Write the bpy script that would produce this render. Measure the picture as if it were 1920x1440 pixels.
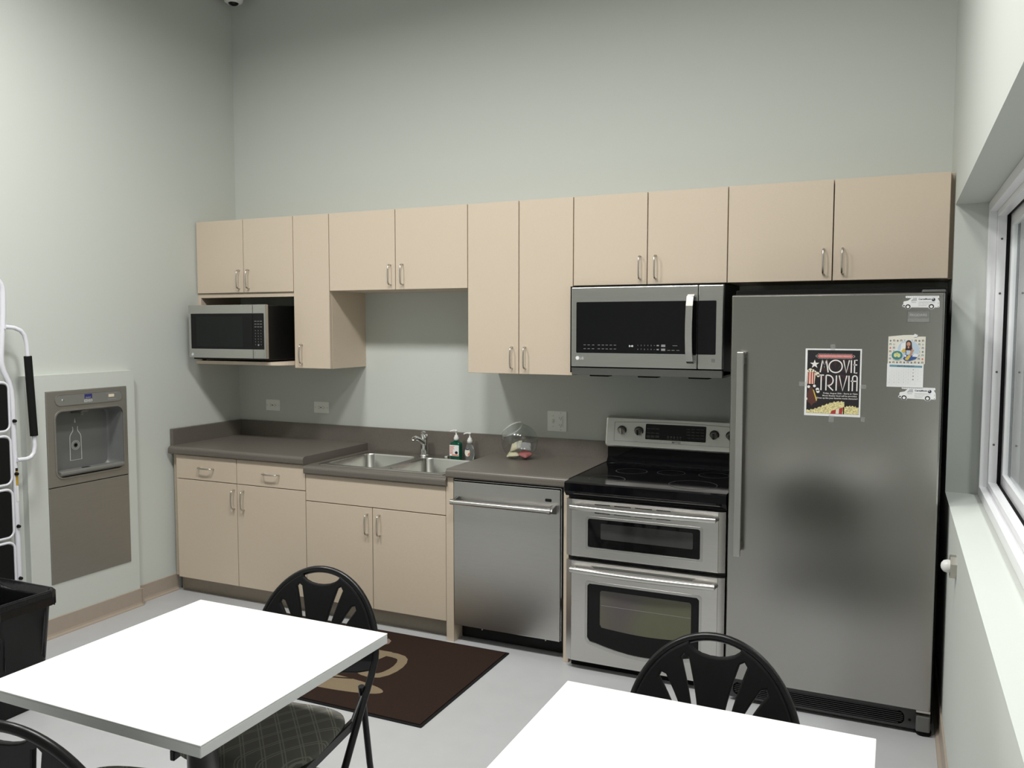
import bpy, bmesh, math, random
from mathutils import Vector, Matrix
random.seed(7)
for _o in list(bpy.data.objects): bpy.data.objects.remove(_o)
S = bpy.context.scene
COL = S.collection
PI = math.pi
# ------------------------------------------------------------------ camera
cd = bpy.data.cameras.new('camera'); cam = bpy.data.objects.new('camera', cd); COL.objects.link(cam)
R_ = Vector((0.9088588, 0.41710291, 0.00092297)); U_ = Vector((-0.02930132, 0.06163933, 0.99766829)); F_ = Vector((-0.41607345, 0.90676665, -0.06824311))
cam.matrix_world = Matrix(((R_.x, U_.x, -F_.x, 4.05647), (R_.y, U_.y, -F_.y, -4.39232), (R_.z, U_.z, -F_.z, 1.64300), (0, 0, 0, 1)))
cd.sensor_fit = 'HORIZONTAL'; cd.sensor_width = 36.0; cd.lens = 1570.98 / 1920 * 36.0
cd.clip_start = 0.05; cd.clip_end = 60
S.camera = cam
# ------------------------------------------------------------------ world, exposure
w = bpy.data.worlds.new('World'); S.world = w; w.use_nodes = True
w.node_tree.nodes['Background'].inputs[0].default_value = (0.9, 0.95, 1.0, 1)
w.node_tree.nodes['Background'].inputs[1].default_value = 0.05
S.view_settings.view_transform = 'Standard'; S.view_settings.look = 'None'
S.view_settings.gamma = 1.0; S.view_settings.use_curve_mapping = False
S.view_settings.exposure = 0.0
LIGHT_POWER = 45.0          # watts per ceiling fitting
LIGHT_COL = (1.0, 0.995, 0.97)
LIGHT_SPOTS = [(1.15, -2.45), (2.45, -2.45), (3.40, -2.55)]
CEIL = 3.79
# ------------------------------------------------------------------ materials
M = {}
def mat(name, col, rough=0.5, metal=0.0, **k):
    m = bpy.data.materials.new(name); m.use_nodes = True
    b = m.node_tree.nodes['Principled BSDF']
    b.inputs['Base Color'].default_value = (*col, 1); b.inputs['Roughness'].default_value = rough; b.inputs['Metallic'].default_value = metal
    for kk, v in k.items():
        b.inputs[kk.replace('_', ' ')].default_value = v
    M[name] = m; return m
def sr(r, g, b):
    f = lambda c: (c/255/12.92) if c/255 <= 0.04045 else ((c/255+0.055)/1.055)**2.4
    return (f(r), f(g), f(b))
def grain(name, amount=0.06, scale=60, stretch=(1, 1, 1), bump=0.0, detail=4, rough_var=0.0):
    """colour grain (and fine relief) from noise in object space"""
    m = M[name]; nt = m.node_tree; b = nt.nodes['Principled BSDF']; L = nt.links
    tc = nt.nodes.new('ShaderNodeTexCoord'); mp = nt.nodes.new('ShaderNodeMapping'); mp.inputs['Scale'].default_value = stretch
    nz = nt.nodes.new('ShaderNodeTexNoise'); nz.inputs['Scale'].default_value = scale; nz.inputs['Detail'].default_value = detail
    L.new(tc.outputs['Object'], mp.inputs[0]); L.new(mp.outputs[0], nz.inputs['Vector'])
    if amount:
        c = b.inputs['Base Color'].default_value
        rp = nt.nodes.new('ShaderNodeValToRGB')
        rp.color_ramp.elements[0].position = 0.25; rp.color_ramp.elements[1].position = 0.75
        rp.color_ramp.elements[0].color = (c[0]*(1-amount), c[1]*(1-amount), c[2]*(1-amount), 1)
        rp.color_ramp.elements[1].color = (min(1, c[0]*(1+amount)), min(1, c[1]*(1+amount)), min(1, c[2]*(1+amount)), 1)
        L.new(nz.outputs['Fac'], rp.inputs[0]); L.new(rp.outputs[0], b.inputs['Base Color'])
    if bump:
        bp = nt.nodes.new('ShaderNodeBump'); bp.inputs['Strength'].default_value = bump; bp.inputs['Distance'].default_value = 0.002
        L.new(nz.outputs['Fac'], bp.inputs['Height']); L.new(bp.outputs[0], b.inputs['Normal'])
    if rough_var:
        r = b.inputs['Roughness'].default_value
        mr = nt.nodes.new('ShaderNodeMapRange'); mr.inputs['To Min'].default_value = r-rough_var; mr.inputs['To Max'].default_value = r+rough_var
        L.new(nz.outputs['Fac'], mr.inputs[0]); L.new(mr.outputs[0], b.inputs['Roughness'])
mat('wall_paint', (0.612, 0.638, 0.598), 0.75); grain('wall_paint', 0.012, 220, bump=0.06)
mat('ceiling_paint', (0.26, 0.26, 0.25), 0.9)
mat('floor_vinyl', (0.50, 0.505, 0.515), 0.38); grain('floor_vinyl', 0.03, 9, detail=8)
mat('baseboard_vinyl', (0.40, 0.335, 0.275), 0.5); grain('baseboard_vinyl', 0.03, 30)
mat('laminate', (0.64, 0.535, 0.42), 0.45); grain('laminate', 0.035, 90, (1, 1, 6))
mat('laminate_edge', (0.50, 0.42, 0.33), 0.5); grain('laminate_edge', 0.04, 60)
mat('toe_kick', (0.36, 0.31, 0.25), 0.5); grain('toe_kick', 0.04, 60)
mat('counter', (0.145, 0.129, 0.111), 0.36); grain('counter', 0.10, 160, bump=0.04)
mat('nickel', (0.62, 0.59, 0.54), 0.28, 1.0)
mat('chrome', (0.80, 0.80, 0.80), 0.08, 1.0)
mat('steel', (0.56, 0.55, 0.53), 0.33, 1.0); grain('steel', 0.05, 14, (1, 1, 60), bump=0.012, rough_var=0.05)
mat('steel_fridge', (0.415, 0.405, 0.385), 0.21, 1.0); grain('steel_fridge', 0.03, 14, (1, 1, 60), bump=0.006, rough_var=0.03)
mat('steel_range', (0.66, 0.645, 0.62), 0.30, 1.0); grain('steel_range', 0.04, 14, (1, 1, 50), bump=0.04, rough_var=0.04)
mat('steel_sink', (0.62, 0.61, 0.58), 0.25, 1.0); grain('steel_sink', 0.04, 30, (40, 1, 1), rough_var=0.04)
mat('steel_dark', (0.22, 0.22, 0.21), 0.4, 1.0)
mat('fountain_steel', (0.30, 0.285, 0.255), 0.42, 0.6); grain('fountain_steel', 0.05, 18, (1, 1, 40))
mat('fountain_plastic', (0.20, 0.20, 0.185), 0.45)
mat('fountain_alcove', (0.17, 0.175, 0.17), 0.4)
mat('black_plastic', (0.007, 0.007, 0.007), 0.38, **{'Specular_IOR_Level': 0.22})
mat('black_gloss', (0.005, 0.005, 0.006), 0.06, **{'Specular_IOR_Level': 0.3})
mat('black_matte', (0.006, 0.006, 0.006), 0.8, **{'Specular_IOR_Level': 0.22})
mat('charcoal', (0.035, 0.036, 0.036), 0.45)
mat('grey_plastic', (0.12, 0.12, 0.115), 0.5)
mat('ceramic_glass', (0.004, 0.004, 0.005), 0.07, **{'Specular_IOR_Level': 0.22})
mat('burner_print', (0.040, 0.040, 0.040), 0.3)
mat('glass_oven', (0.006, 0.006, 0.006), 0.05, **{'Specular_IOR_Level': 0.22})
mat('glass_oven_inner', (0.055, 0.052, 0.04), 0.10)
mat('glass_oven_grey', (0.050, 0.049, 0.049), 0.08)
mat('glass_mw', (0.012, 0.014, 0.014), 0.12, **{'Specular_IOR_Level': 0.22})
mat('white_plastic', (0.78, 0.78, 0.75), 0.35)
mat('plate_white', (0.90, 0.91, 0.87), 0.3)
mat('white_vinyl', (0.90, 0.90, 0.92), 0.3)
mat('table_white', (0.86, 0.86, 0.86), 0.4)
mat('table_edge', (0.42, 0.42, 0.42), 0.45)
mat('table_metal', (0.16, 0.16, 0.16), 0.4, 0.5)
mat('ladder_white', (0.80, 0.80, 0.86), 0.3)
mat('foam_black', (0.009, 0.009, 0.008), 0.9, **{'Specular_IOR_Level': 0.22})
mat('chair_metal', (0.006, 0.006, 0.0065), 0.33, **{'Specular_IOR_Level': 0.35})
mat('chair_plastic', (0.006, 0.0065, 0.0065), 0.45, **{'Specular_IOR_Level': 0.22}); grain('chair_plastic', 0.0, 900, bump=0.15)
mat('rubber_black', (0.008, 0.008, 0.009), 0.7, **{'Specular_IOR_Level': 0.22})
mat('rug_brown', (0.032, 0.0185, 0.014), 0.95, **{'Specular_IOR_Level': 0.1}); grain('rug_brown', 0.25, 500, bump=0.6)
mat('rug_tan', (0.225, 0.170, 0.105), 0.95); grain('rug_tan', 0.2, 500, bump=0.6)
mat('rug_pink', (0.22, 0.155, 0.13), 0.95)
mat('paper', (0.84, 0.84, 0.84), 0.7)
mat('paper_cream', (0.80, 0.77, 0.68), 0.8)
mat('ink_black', (0.014, 0.011, 0.013), 0.6)
mat('ink_maroon', (0.045, 0.018, 0.020), 0.6)
mat('ink_red', (0.42, 0.04, 0.04), 0.6)
mat('ink_pinkred', (0.66, 0.20, 0.19), 0.6)
mat('ink_pink', (0.86, 0.62, 0.58), 0.6)
mat('ink_white', (0.84, 0.80, 0.78), 0.6)
mat('ink_cream', (0.80, 0.72, 0.56), 0.6)
mat('ink_popcorn', (0.72, 0.60, 0.30), 0.7); grain('ink_popcorn', 0.5, 190, detail=2)
mat('ink_brown', (0.10, 0.035, 0.025), 0.6)
mat('ink_yellow', (0.70, 0.50, 0.08), 0.6)
mat('ink_paleyellow', (0.72, 0.70, 0.30), 0.6)
mat('ink_teal', (0.06, 0.24, 0.25), 0.6)
mat('ink_blue', (0.045, 0.10, 0.32), 0.6)
mat('ink_headblue', (0.16, 0.33, 0.40), 0.6)
mat('ink_lightblue', (0.55, 0.65, 0.75), 0.6)
mat('ink_skin', (0.58, 0.30, 0.20), 0.6)
mat('ink_hair', (0.06, 0.035, 0.025), 0.6)
mat('ink_grey', (0.22, 0.22, 0.24), 0.6)
mat('ink_lightgrey', (0.50, 0.50, 0.52), 0.6)
mat('ink_navy', (0.03, 0.03, 0.07), 0.6)
mat('print_grey', (0.28, 0.28, 0.28), 0.5)
mat('print_dim', (0.075, 0.075, 0.075), 0.5)
mat('print_white', (0.62, 0.63, 0.62), 0.5)
mat('label_orange', (0.68, 0.20, 0.12), 0.6)
mat('sticker_yellow', (0.55, 0.34, 0.03), 0.6)
mat('elkay_blue', (0.03, 0.03, 0.16), 0.5)
mat('candy_cream', (0.72, 0.66, 0.46), 0.5); mat('candy_pink', (0.45, 0.14, 0.14), 0.5); mat('candy_white', (0.60, 0.60, 0.60), 0.25, 0.0, Alpha=0.45); mat('candy_olive', (0.35, 0.30, 0.10), 0.5)
mat('soap_green', (0.012, 0.16, 0.09), 0.08, **{'Transmission_Weight': 0.55, 'IOR': 1.34})
mat('soap_clear', (0.80, 0.84, 0.84), 0.06, **{'Transmission_Weight': 0.92, 'IOR': 1.33})
def clear_mat(name, tint, fac_rough=0.02, ior=1.45, base=0.0):
    """thin clear plastic / pane: transparent with a Fresnel-weighted gloss"""
    m = bpy.data.materials.new(name); m.use_nodes = True; nt = m.node_tree; nt.nodes.clear(); L = nt.links
    o = nt.nodes.new('ShaderNodeOutputMaterial'); t = nt.nodes.new('ShaderNodeBsdfTransparent'); t.inputs[0].default_value = (*tint, 1)
    g = nt.nodes.new('ShaderNodeBsdfGlossy'); g.inputs['Roughness'].default_value = fac_rough
    f = nt.nodes.new('ShaderNodeLayerWeight'); f.inputs[0].default_value = 0.5; pw = nt.nodes.new('ShaderNodeMath'); pw.operation = 'POWER'; pw.inputs[1].default_value = 4.0; ml = nt.nodes.new('ShaderNodeMath'); ml.operation = 'MULTIPLY'; ml.inputs[1].default_value = ior; x = nt.nodes.new('ShaderNodeMixShader')
    a = nt.nodes.new('ShaderNodeMath'); a.operation = 'ADD'; a.inputs[1].default_value = base; a.use_clamp = True
    L.new(f.outputs['Facing'], pw.inputs[0]); L.new(pw.outputs[0], ml.inputs[0]); L.new(ml.outputs[0], a.inputs[0]); L.new(a.outputs[0], x.inputs[0]); L.new(t.outputs[0], x.inputs[1]); L.new(g.outputs[0], x.inputs[2]); L.new(x.outputs[0], o.inputs[0])
    M[name] = m
clear_mat('window_glass', (0.93, 0.95, 0.95), 0.01, 0.9, 0.04)
clear_mat('clear_plastic', (0.90, 0.92, 0.92), 0.08, 0.65, 0.07)
mat('jar_rim', (0.85, 0.88, 0.88), 0.15, 0.0, Alpha=0.38)
mat('clear_tape', (0.62, 0.62, 0.60), 0.5, 0.0, Alpha=0.16)
def emit(name, col, s):
    m = bpy.data.materials.new(name); m.use_nodes = True
    b = m.node_tree.nodes['Principled BSDF']; b.inputs['Base Color'].default_value = (0.9, 0.9, 0.9, 1)
    b.inputs['Emission Color'].default_value = (*col, 1); b.inputs['Emission Strength'].default_value = s; M[name] = m
emit('lamp_diffuser', LIGHT_COL, 4.0)
emit('clock_digits', (0.6, 0.75, 0.7), 0.35)
# bin liner: black film with soft wrinkles
mat('bin_liner', (0.012, 0.012, 0.013), 0.16); grain('bin_liner', 0.0, 28, (1, 1, 0.4), bump=0.9, detail=3)
# seat fabric with a woven diamond of paired pale lines
def seat_fabric():
    m = mat('seat_fabric', (0.055, 0.053, 0.045), 0.95); nt = m.node_tree; L = nt.links; b = nt.nodes['Principled BSDF']
    tc = nt.nodes.new('ShaderNodeTexCoord'); sx = nt.nodes.new('ShaderNodeSeparateXYZ'); L.new(tc.outputs['Object'], sx.inputs[0])
    def op(o, a, bb=None, c=None):
        n = nt.nodes.new('ShaderNodeMath'); n.operation = o
        for i, v in enumerate((a, bb, c)):
            if v is None: continue
            if isinstance(v, (int, float)): n.inputs[i].default_value = v
            else: L.new(v, n.inputs[i])
        return n.outputs[0]
    def lines(expr):
        fr = op('FRACT', op('MULTIPLY', expr, 15.0))
        d1 = op('LESS_THAN', op('ABSOLUTE', op('SUBTRACT', fr, 0.42)), 0.035)
        d2 = op('LESS_THAN', op('ABSOLUTE', op('SUBTRACT', fr, 0.58)), 0.035)
        return op('MAXIMUM', d1, d2)
    X, Y = sx.outputs[0], sx.outputs[1]
    l = op('MAXIMUM', lines(op('ADD', X, op('MULTIPLY', Y, 0.75))), lines(op('SUBTRACT', X, op('MULTIPLY', Y, 0.75))))
    nz = nt.nodes.new('ShaderNodeTexNoise'); nz.inputs['Scale'].default_value = 700; L.new(tc.outputs['Object'], nz.inputs['Vector'])
    mx = nt.nodes.new('ShaderNodeMix'); mx.data_type = 'RGBA'
    mx.inputs['A'].default_value = (0.115, 0.110, 0.096, 1); mx.inputs['B'].default_value = (0.24, 0.235, 0.20, 1)
    L.new(op('MULTIPLY', l, op('ADD', nz.outputs['Fac'], 0.2)), mx.inputs['Factor']); L.new(mx.outputs['Result'], b.inputs['Base Color'])
    bp = nt.nodes.new('ShaderNodeBump'); bp.inputs['Strength'].default_value = 0.5; bp.inputs['Distance'].default_value = 0.001
    L.new(nz.outputs['Fac'], bp.inputs['Height']); L.new(bp.outputs[0], b.inputs['Normal'])
seat_fabric()
# lower oven glass: coated pane with a faint oily green / mauve interference tint
def coat_glass():
    m = M['glass_oven_inner']; nt = m.node_tree; L = nt.links; b = nt.nodes['Principled BSDF']
    tc = nt.nodes.new('ShaderNodeTexCoord'); nz = nt.nodes.new('ShaderNodeTexNoise'); nz.inputs['Scale'].default_value = 3.0; nz.inputs['Detail'].default_value = 1
    L.new(tc.outputs['Object'], nz.inputs['Vector']); rp = nt.nodes.new('ShaderNodeValToRGB')
    e = rp.color_ramp.elements; e[0].position = 0.35; e[0].color = (0.095, 0.080, 0.080, 1); e[1].position = 0.62; e[1].color = (0.115, 0.115, 0.068, 1)
    n = e.new(0.75); n.color = (0.100, 0.092, 0.070, 1)
    L.new(nz.outputs['Fac'], rp.inputs[0]); L.new(rp.outputs[0], b.inputs['Base Color'])
coat_glass()
# ------------------------------------------------------------------ mesh helpers
PL = {'xz': lambda a, b, d: (a, d, b), 'yz': lambda a, b, d: (d, a, b), 'xy': lambda a, b, d: (a, b, d)}
def rrect(x0, x1, z0, z1, r, n=5):
    pts = []
    for cx, cz, a0 in ((x1-r, z1-r, 0), (x0+r, z1-r, PI/2), (x0+r, z0+r, PI), (x1-r, z0+r, 1.5*PI)):
        for i in range(n+1):
            a = a0+i*PI/2/n; pts.append((cx+r*math.cos(a), cz+r*math.sin(a)))
    return pts
def ell(cx, cz, rx, rz=None, n=20, a0=0, a1=2*PI):
    rz = rx if rz is None else rz
    full = abs(a1-a0-2*PI) < 1e-6
    k = n if full else n+1
    return [(cx+rx*math.cos(a0+(a1-a0)*i/n), cz+rz*math.sin(a0+(a1-a0)*i/n)) for i in range(k)]
def curve_mesh(outlines, thick, bev=0.0):
    cu = bpy.data.curves.new('c', 'CURVE'); cu.dimensions = '2D'; cu.fill_mode = 'BOTH'; cu.extrude = max(thick/2-bev, 1e-5)
    cu.bevel_depth = bev; cu.bevel_resolution = 1; cu.offset = -bev
    for o in outlines:
        s = cu.splines.new('POLY'); s.points.add(len(o)-1); s.use_cyclic_u = True
        for p, q in zip(s.points, o): p.co = (q[0], q[1], 0, 1)
    ob = bpy.data.objects.new('c', cu); me = bpy.data.meshes.new_from_object(ob)
    v = [tuple(x.co) for x in me.vertices]; f = [tuple(p.vertices) for p in me.polygons]
    bpy.data.objects.remove(ob); bpy.data.curves.remove(cu); bpy.data.meshes.remove(me)
    return v, f
TXT = {}
def text_mesh(t, bold=0.0):
    k = (t, bold)
    if k in TXT: return TXT[k]
    cu = bpy.data.curves.new('t', 'FONT'); cu.body = t; cu.size = 1; cu.resolution_u = 2; cu.offset = bold
    ob = bpy.data.objects.new('t', cu); me = bpy.data.meshes.new_from_object(ob)
    v = [tuple(x.co) for x in me.vertices]; f = [tuple(p.vertices) for p in me.polygons]
    bpy.data.objects.remove(ob); bpy.data.curves.remove(cu); bpy.data.meshes.remove(me)
    TXT[k] = (v, f); return TXT[k]
class MB:
    def __init__(s):
        s.bm = bmesh.new(); s.mats = []; s.cur = 0
    def m(s, name):
        if name not in s.mats: s.mats.append(name)
        s.cur = s.mats.index(name); return s
    def raw(s, vs, fs, smooth=False):
        V = [s.bm.verts.new(v) for v in vs]; out = []
        for f in fs:
            try:
                F = s.bm.faces.new([V[i] for i in f]); F.material_index = s.cur; F.smooth = smooth; out.append(F)
            except ValueError: pass
        return out
    def box(s, x0, x1, y0, y1, z0, z1, bev=0.0, seg=2):
        x0, x1 = min(x0, x1), max(x0, x1); y0, y1 = min(y0, y1), max(y0, y1); z0, z1 = min(z0, z1), max(z0, z1)
        vs = [(x, y, z) for x in (x0, x1) for y in (y0, y1) for z in (z0, z1)]
        fs = [(0, 1, 3, 2), (4, 6, 7, 5), (0, 4, 5, 1), (2, 3, 7, 6), (0, 2, 6, 4), (1, 5, 7, 3)]
        F = s.raw(vs, fs)
        if bev:
            E = list({e for f in F for e in f.edges})
            r = bmesh.ops.bevel(s.bm, geom=E, offset=bev, segments=seg, affect='EDGES', profile=0.5)
            for f in r['faces']: f.material_index = s.cur
        return s
    def tube(s, pts, r, n=10, closed=False, caps=True, flat=1.0):
        P = [Vector(p) for p in pts]; k = len(P); rr = r if isinstance(r, (list, tuple)) else [r]*k
        tans = []
        for i in range(k):
            a = P[(i-1) % k] if (closed or i > 0) else P[i]; b = P[(i+1) % k] if (closed or i < k-1) else P[i]
            t = (b-a); tans.append(t.normalized() if t.length > 1e-9 else Vector((0, 0, 1)))
        up = Vector((0, 0, 1)) if abs(tans[0].z) < 0.9 else Vector((1, 0, 0))
        nx = tans[0].cross(up).normalized(); vs = []
        for i in range(k):
            nx = (nx - tans[i]*nx.dot(tans[i])).normalized(); ny = tans[i].cross(nx)
            for j in range(n):
                a = 2*PI*j/n; vs.append(tuple(P[i]+nx*math.cos(a)*rr[i]+ny*math.sin(a)*rr[i]*flat))
        fs = []
        for i in range(k if closed else k-1):
            for j in range(n):
                a = i*n+j; b = i*n+(j+1) % n; c = ((i+1) % k)*n+(j+1) % n; d = ((i+1) % k)*n+j
                fs.append((a, b, c, d))
        s.raw(vs, fs, True)
        if caps and not closed:
            s.raw(vs[:n], [tuple(range(n))[::-1]]); s.raw(vs[-n:], [tuple(range(n))])
        return s
    def lathe(s, prof, c, n=24, axis='z', smooth=True):
        vs = []
        for (r, h) in prof:
            for j in range(n):
                a = 2*PI*j/n; u, v = r*math.cos(a), r*math.sin(a)
                vs.append({'z': (c[0]+u, c[1]+v, c[2]+h), 'y': (c[0]+u, c[1]-h, c[2]+v), 'x': (c[0]+h, c[1]+u, c[2]+v)}[axis])
        fs = []
        for i in range(len(prof)-1):
            for j in range(n):
                fs.append((i*n+j, i*n+(j+1) % n, (i+1)*n+(j+1) % n, (i+1)*n+j))
        s.raw(vs, fs, smooth)
        return s
    def prism(s, poly, plane, d0, d1, smooth=False):
        f = PL[plane]; n = len(poly)
        vs = [f(a, b, d0) for a, b in poly]+[f(a, b, d1) for a, b in poly]
        s.raw(vs, [tuple(range(n)), tuple(range(2*n-1, n-1, -1))])
        s.raw(vs, [(i, (i+1) % n, n+(i+1) % n, n+i) for i in range(n)], smooth)
        return s
    def plate(s, outlines, plane, d, thick, bev=0.0, fn=None):
        """outline with holes, centred on depth d"""
        f = fn or PL[plane]; v, fs = curve_mesh(outlines, thick, bev)
        s.raw([f(a, b, d+c) for a, b, c in v], fs); return s
    def text(s, t, plane, a, b, d, h, align='l', width=None, bold=0.0, rot=0.0, flip=False, shear=0.0):
        v, fs = text_mesh(t, bold)
        if not v: return s
        x0 = min(p[0] for p in v); x1 = max(p[0] for p in v); W = (x1-x0)
        sx = (width/W) if width else h/0.7
        sy = h/0.7; off = {'l': 0, 'c': -W*sx/2, 'r': -W*sx}[align]; f = PL[plane]; out = []
        for p in v:
            xx = (p[0]-x0)*sx+off+shear*p[1]*sy; yy = p[1]*sy
            if flip: xx = -xx
            c, q = math.cos(rot), math.sin(rot)
            out.append(f(a+xx*c-yy*q, b+xx*q+yy*c, d))
        s.raw(out, fs); return s
    def ribbon(s, pts, wd, plane, d0, d1, closed=False):
        """flat stroke of width wd along 2-D points"""
        k = len(pts); L = []; Rr = []
        for i in range(k):
            a = Vector(pts[(i-1) % k] if (closed or i) else pts[i]); b = Vector(pts[(i+1) % k] if (closed or i < k-1) else pts[i])
            t = (b-a).normalized(); n = Vector((-t.y, t.x))*wd/2; p = Vector(pts[i]); L.append(p+n); Rr.append(p-n)
        f = PL[plane]
        for i in range(k if closed else k-1):
            j = (i+1) % k; q = [L[i], L[j], Rr[j], Rr[i]]
            vs = [f(p.x, p.y, d0) for p in q]+[f(p.x, p.y, d1) for p in q]
            s.raw(vs, [(0, 1, 2, 3), (7, 6, 5, 4), (0, 4, 5, 1), (1, 5, 6, 2), (2, 6, 7, 3), (3, 7, 4, 0)])
        return s
    def build(s, name, parent=None, origin=None, recalc=True):
        if recalc: bmesh.ops.recalc_face_normals(s.bm, faces=s.bm.faces[:])
        o0 = Vector(parent['_o']) if parent is not None else Vector(origin or (0, 0, 0))
        for v in s.bm.verts: v.co -= o0
        me = bpy.data.meshes.new(name); s.bm.to_mesh(me); s.bm.free()
        for n in s.mats: me.materials.append(M[n])
        ob = bpy.data.objects.new(name, me); COL.objects.link(ob)
        if parent is not None: ob.parent = parent
        else: ob.location = o0
        ob['_o'] = tuple(o0); ALL.append(ob)
        return ob
ALL = []
def mb(m): return MB().m(m)
def thing(name, label, cat, loc=(0, 0, 0), group=None):
    o = bpy.data.objects.new(name, None); COL.objects.link(o); o.location = loc; o.empty_display_size = 0.05
    o['_o'] = tuple(loc); ALL.append(o); return tag(o, label, cat, group)
def tag(o, label, cat, group=None):
    o['label'] = label; o['category'] = cat
    if group: o['group'] = group
    return o
def struct(o, label=None):
    o['kind'] = 'structure'
    if label: o['label'] = label
    return o
def lab(o, t): o['label'] = t; return o
def copy_tree(o, parent=None):
    c = o.copy(); COL.objects.link(c); c.parent = parent; ALL.append(c)
    for ch in list(o.children): copy_tree(ch, c)
    return c

# ================================================================== THE ROOM
XR = 4.2633; YF = -6.4          # right wall, wall behind the camera
WJ, WZ0, WZ1, WY1 = -0.39, 0.9385, 2.155, -3.6   # window recess on the right wall
XO = 4.56                        # outer face of the right wall
struct(mb('floor_vinyl').box(-0.15, XO, YF-0.15, 0.15, -0.12, 0.0).build('floor'), 'pale grey sheet vinyl floor')
struct(mb('ceiling_paint').box(-0.15, XO, YF-0.15, 0.15, CEIL, CEIL+0.12).build('ceiling'))
struct(mb('wall_paint').box(-0.15, XO, 0.0, 0.15, 0, CEIL).build('wall_back'), 'pale grey-green painted wall behind the cabinets')
struct(mb('wall_paint').box(-0.15, 0, YF, -1.462, 0, CEIL).box(-0.15, 0, -0.958, 0.0, 0, CEIL).box(-0.15, 0, -1.462, -0.958, 0, 0.279).box(-0.15, 0, -1.462, -0.958, 1.302, CEIL).box(-0.15, -0.10, -1.462, -0.958, 0.279, 1.302).build('wall_left'), 'pale grey-green painted wall with the bottle filler')
struct(mb('wall_paint').box(-0.15, XO, YF-0.15, YF, 0, CEIL).build('wall_front'))
b = mb('wall_paint').box(XR, XO, YF, WY1, 0, CEIL).box(XR, XO, WY1, WJ, 0, WZ0).box(XR, XO, WY1, WJ, WZ1, CEIL).box(XR, XO, WJ, 0, 0, CEIL)
struct(b.build('wall_right'), 'pale grey-green wall with the deep window recess')
# coved vinyl base
cove = [(0.0, 0.0), (0.022, 0.0), (0.020, 0.006), (0.010, 0.012), (0.007, 0.022), (0.007, 0.10), (0.004, 0.102), (0.0, 0.102)]
def cove_y(x, y0, y1, sgn=1):
    return [(x+sgn*a, b) for a, b in cove], y0, y1
b = mb('baseboard_vinyl')
def cove_run_y(b, x, y0, y1, sgn=1):
    n = len(cove); vs = [(x+sgn*a, y0, z) for a, z in cove]+[(x+sgn*a, y1, z) for a, z in cove]
    b.raw(vs, [tuple(range(n)), tuple(range(2*n-1, n-1, -1))]+[(i, (i+1) % n, n+(i+1) % n, n+i) for i in range(n)])
cove_run_y(b, 0.0, -0.895, -0.575); cove_run_y(b, 0.042, -1.575, -0.895); cove_run_y(b, 0.0, YF, -1.58)
b.box(0.0, 0.06, -0.895, -0.888, 0.0, 0.10)
struct(b.build('baseboard_left'), 'taupe vinyl cove base along the left wall')
b = mb('baseboard_vinyl'); cove_run_y(b, XR, YF, -0.05, -1); struct(b.build('baseboard_right'), 'taupe vinyl cove base under the window wall')
# boxed-out panel that carries the bottle filler (hole where the filler sits)
FB0, FB1, FBZ = -1.573, -0.90, 1.389
b = mb('wall_paint')
b.plate([[(FB0, 0.0), (FB1, 0.0), (FB1, FBZ), (FB0, FBZ)], [(-1.462, 0.279), (-0.958, 0.279), (-0.958, 1.302), (-1.462, 1.302)]], 'yz', 0.021, 0.042)
struct(b.build('trim_1'), 'painted boxed-out panel around the bottle filling station')
# window: stepped white vinyl frame, sash, pane, with a pale corridor beyond
FX = 4.385
def yz_frame(m, x0, x1, inset, width):
    y0, y1, z0, z1 = WY1+inset, WJ-inset, WZ0+inset, WZ1-inset
    return mb(m).plate([[(y0, z0), (y1, z0), (y1, z1), (y0, z1)], [(y0+width, z0+width), (y1-width, z0+width), (y1-width, z1-width), (y0+width, z1-width)]], 'yz', (x0+x1)/2, x1-x0, 0.002)
win = bpy.data.objects.new('window_1', None); COL.objects.link(win); win.location = (FX, (WJ+WY1)/2, WZ0); win['_o'] = tuple(win.location); ALL.append(win)
struct(win, 'white vinyl framed sliding window in the right wall')
yz_frame('white_vinyl', FX, FX+0.030, 0.001, 0.040).build('window_frame', win)
yz_frame('white_vinyl', FX+0.030, FX+0.062, 0.001, 0.062).build('window_frame', win)
yz_frame('black_matte', FX+0.062, FX+0.076, 0.001, 0.058).build('dark_gap_strip', win)  # black strip standing in for the dark, shaded gap beside the sash
sash = yz_frame('white_vinyl', FX+0.076, FX+0.108, 0.055, 0.050).build('sash', win)
mb('window_glass').box(FX+0.086, FX+0.090, WY1+0.10, WJ-0.10, WZ0+0.10, WZ1-0.10).build('pane', win)
b = mb('grey_plastic')
for z in (1.16, 1.46, 1.78, 2.0): b.lathe([(0.0, 0.0012), (0.004, 0.001), (0.0045, 0.0)], (FX+0.046, WJ-0.064, z), 8, 'y')
lab(b.build('screw_caps', win), 'small grey screws in the frame')
# corridor beyond the pane
struct(mb('wall_paint').box(6.6, 6.7, YF, 3.0, 0, CEIL).box(XO, 6.7, 3.0, 3.1, 0, CEIL).box(XO, 6.7, YF-0.1, YF, 0, CEIL).build('wall_corridor'))
struct(mb('floor_vinyl').box(XO, 6.7, YF, 3.0, -0.12, 0).build('floor_corridor'))
struct(mb('ceiling_paint').box(XO, 6.7, YF, 3.0, CEIL, CEIL+0.1).build('ceiling_corridor'))
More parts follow.
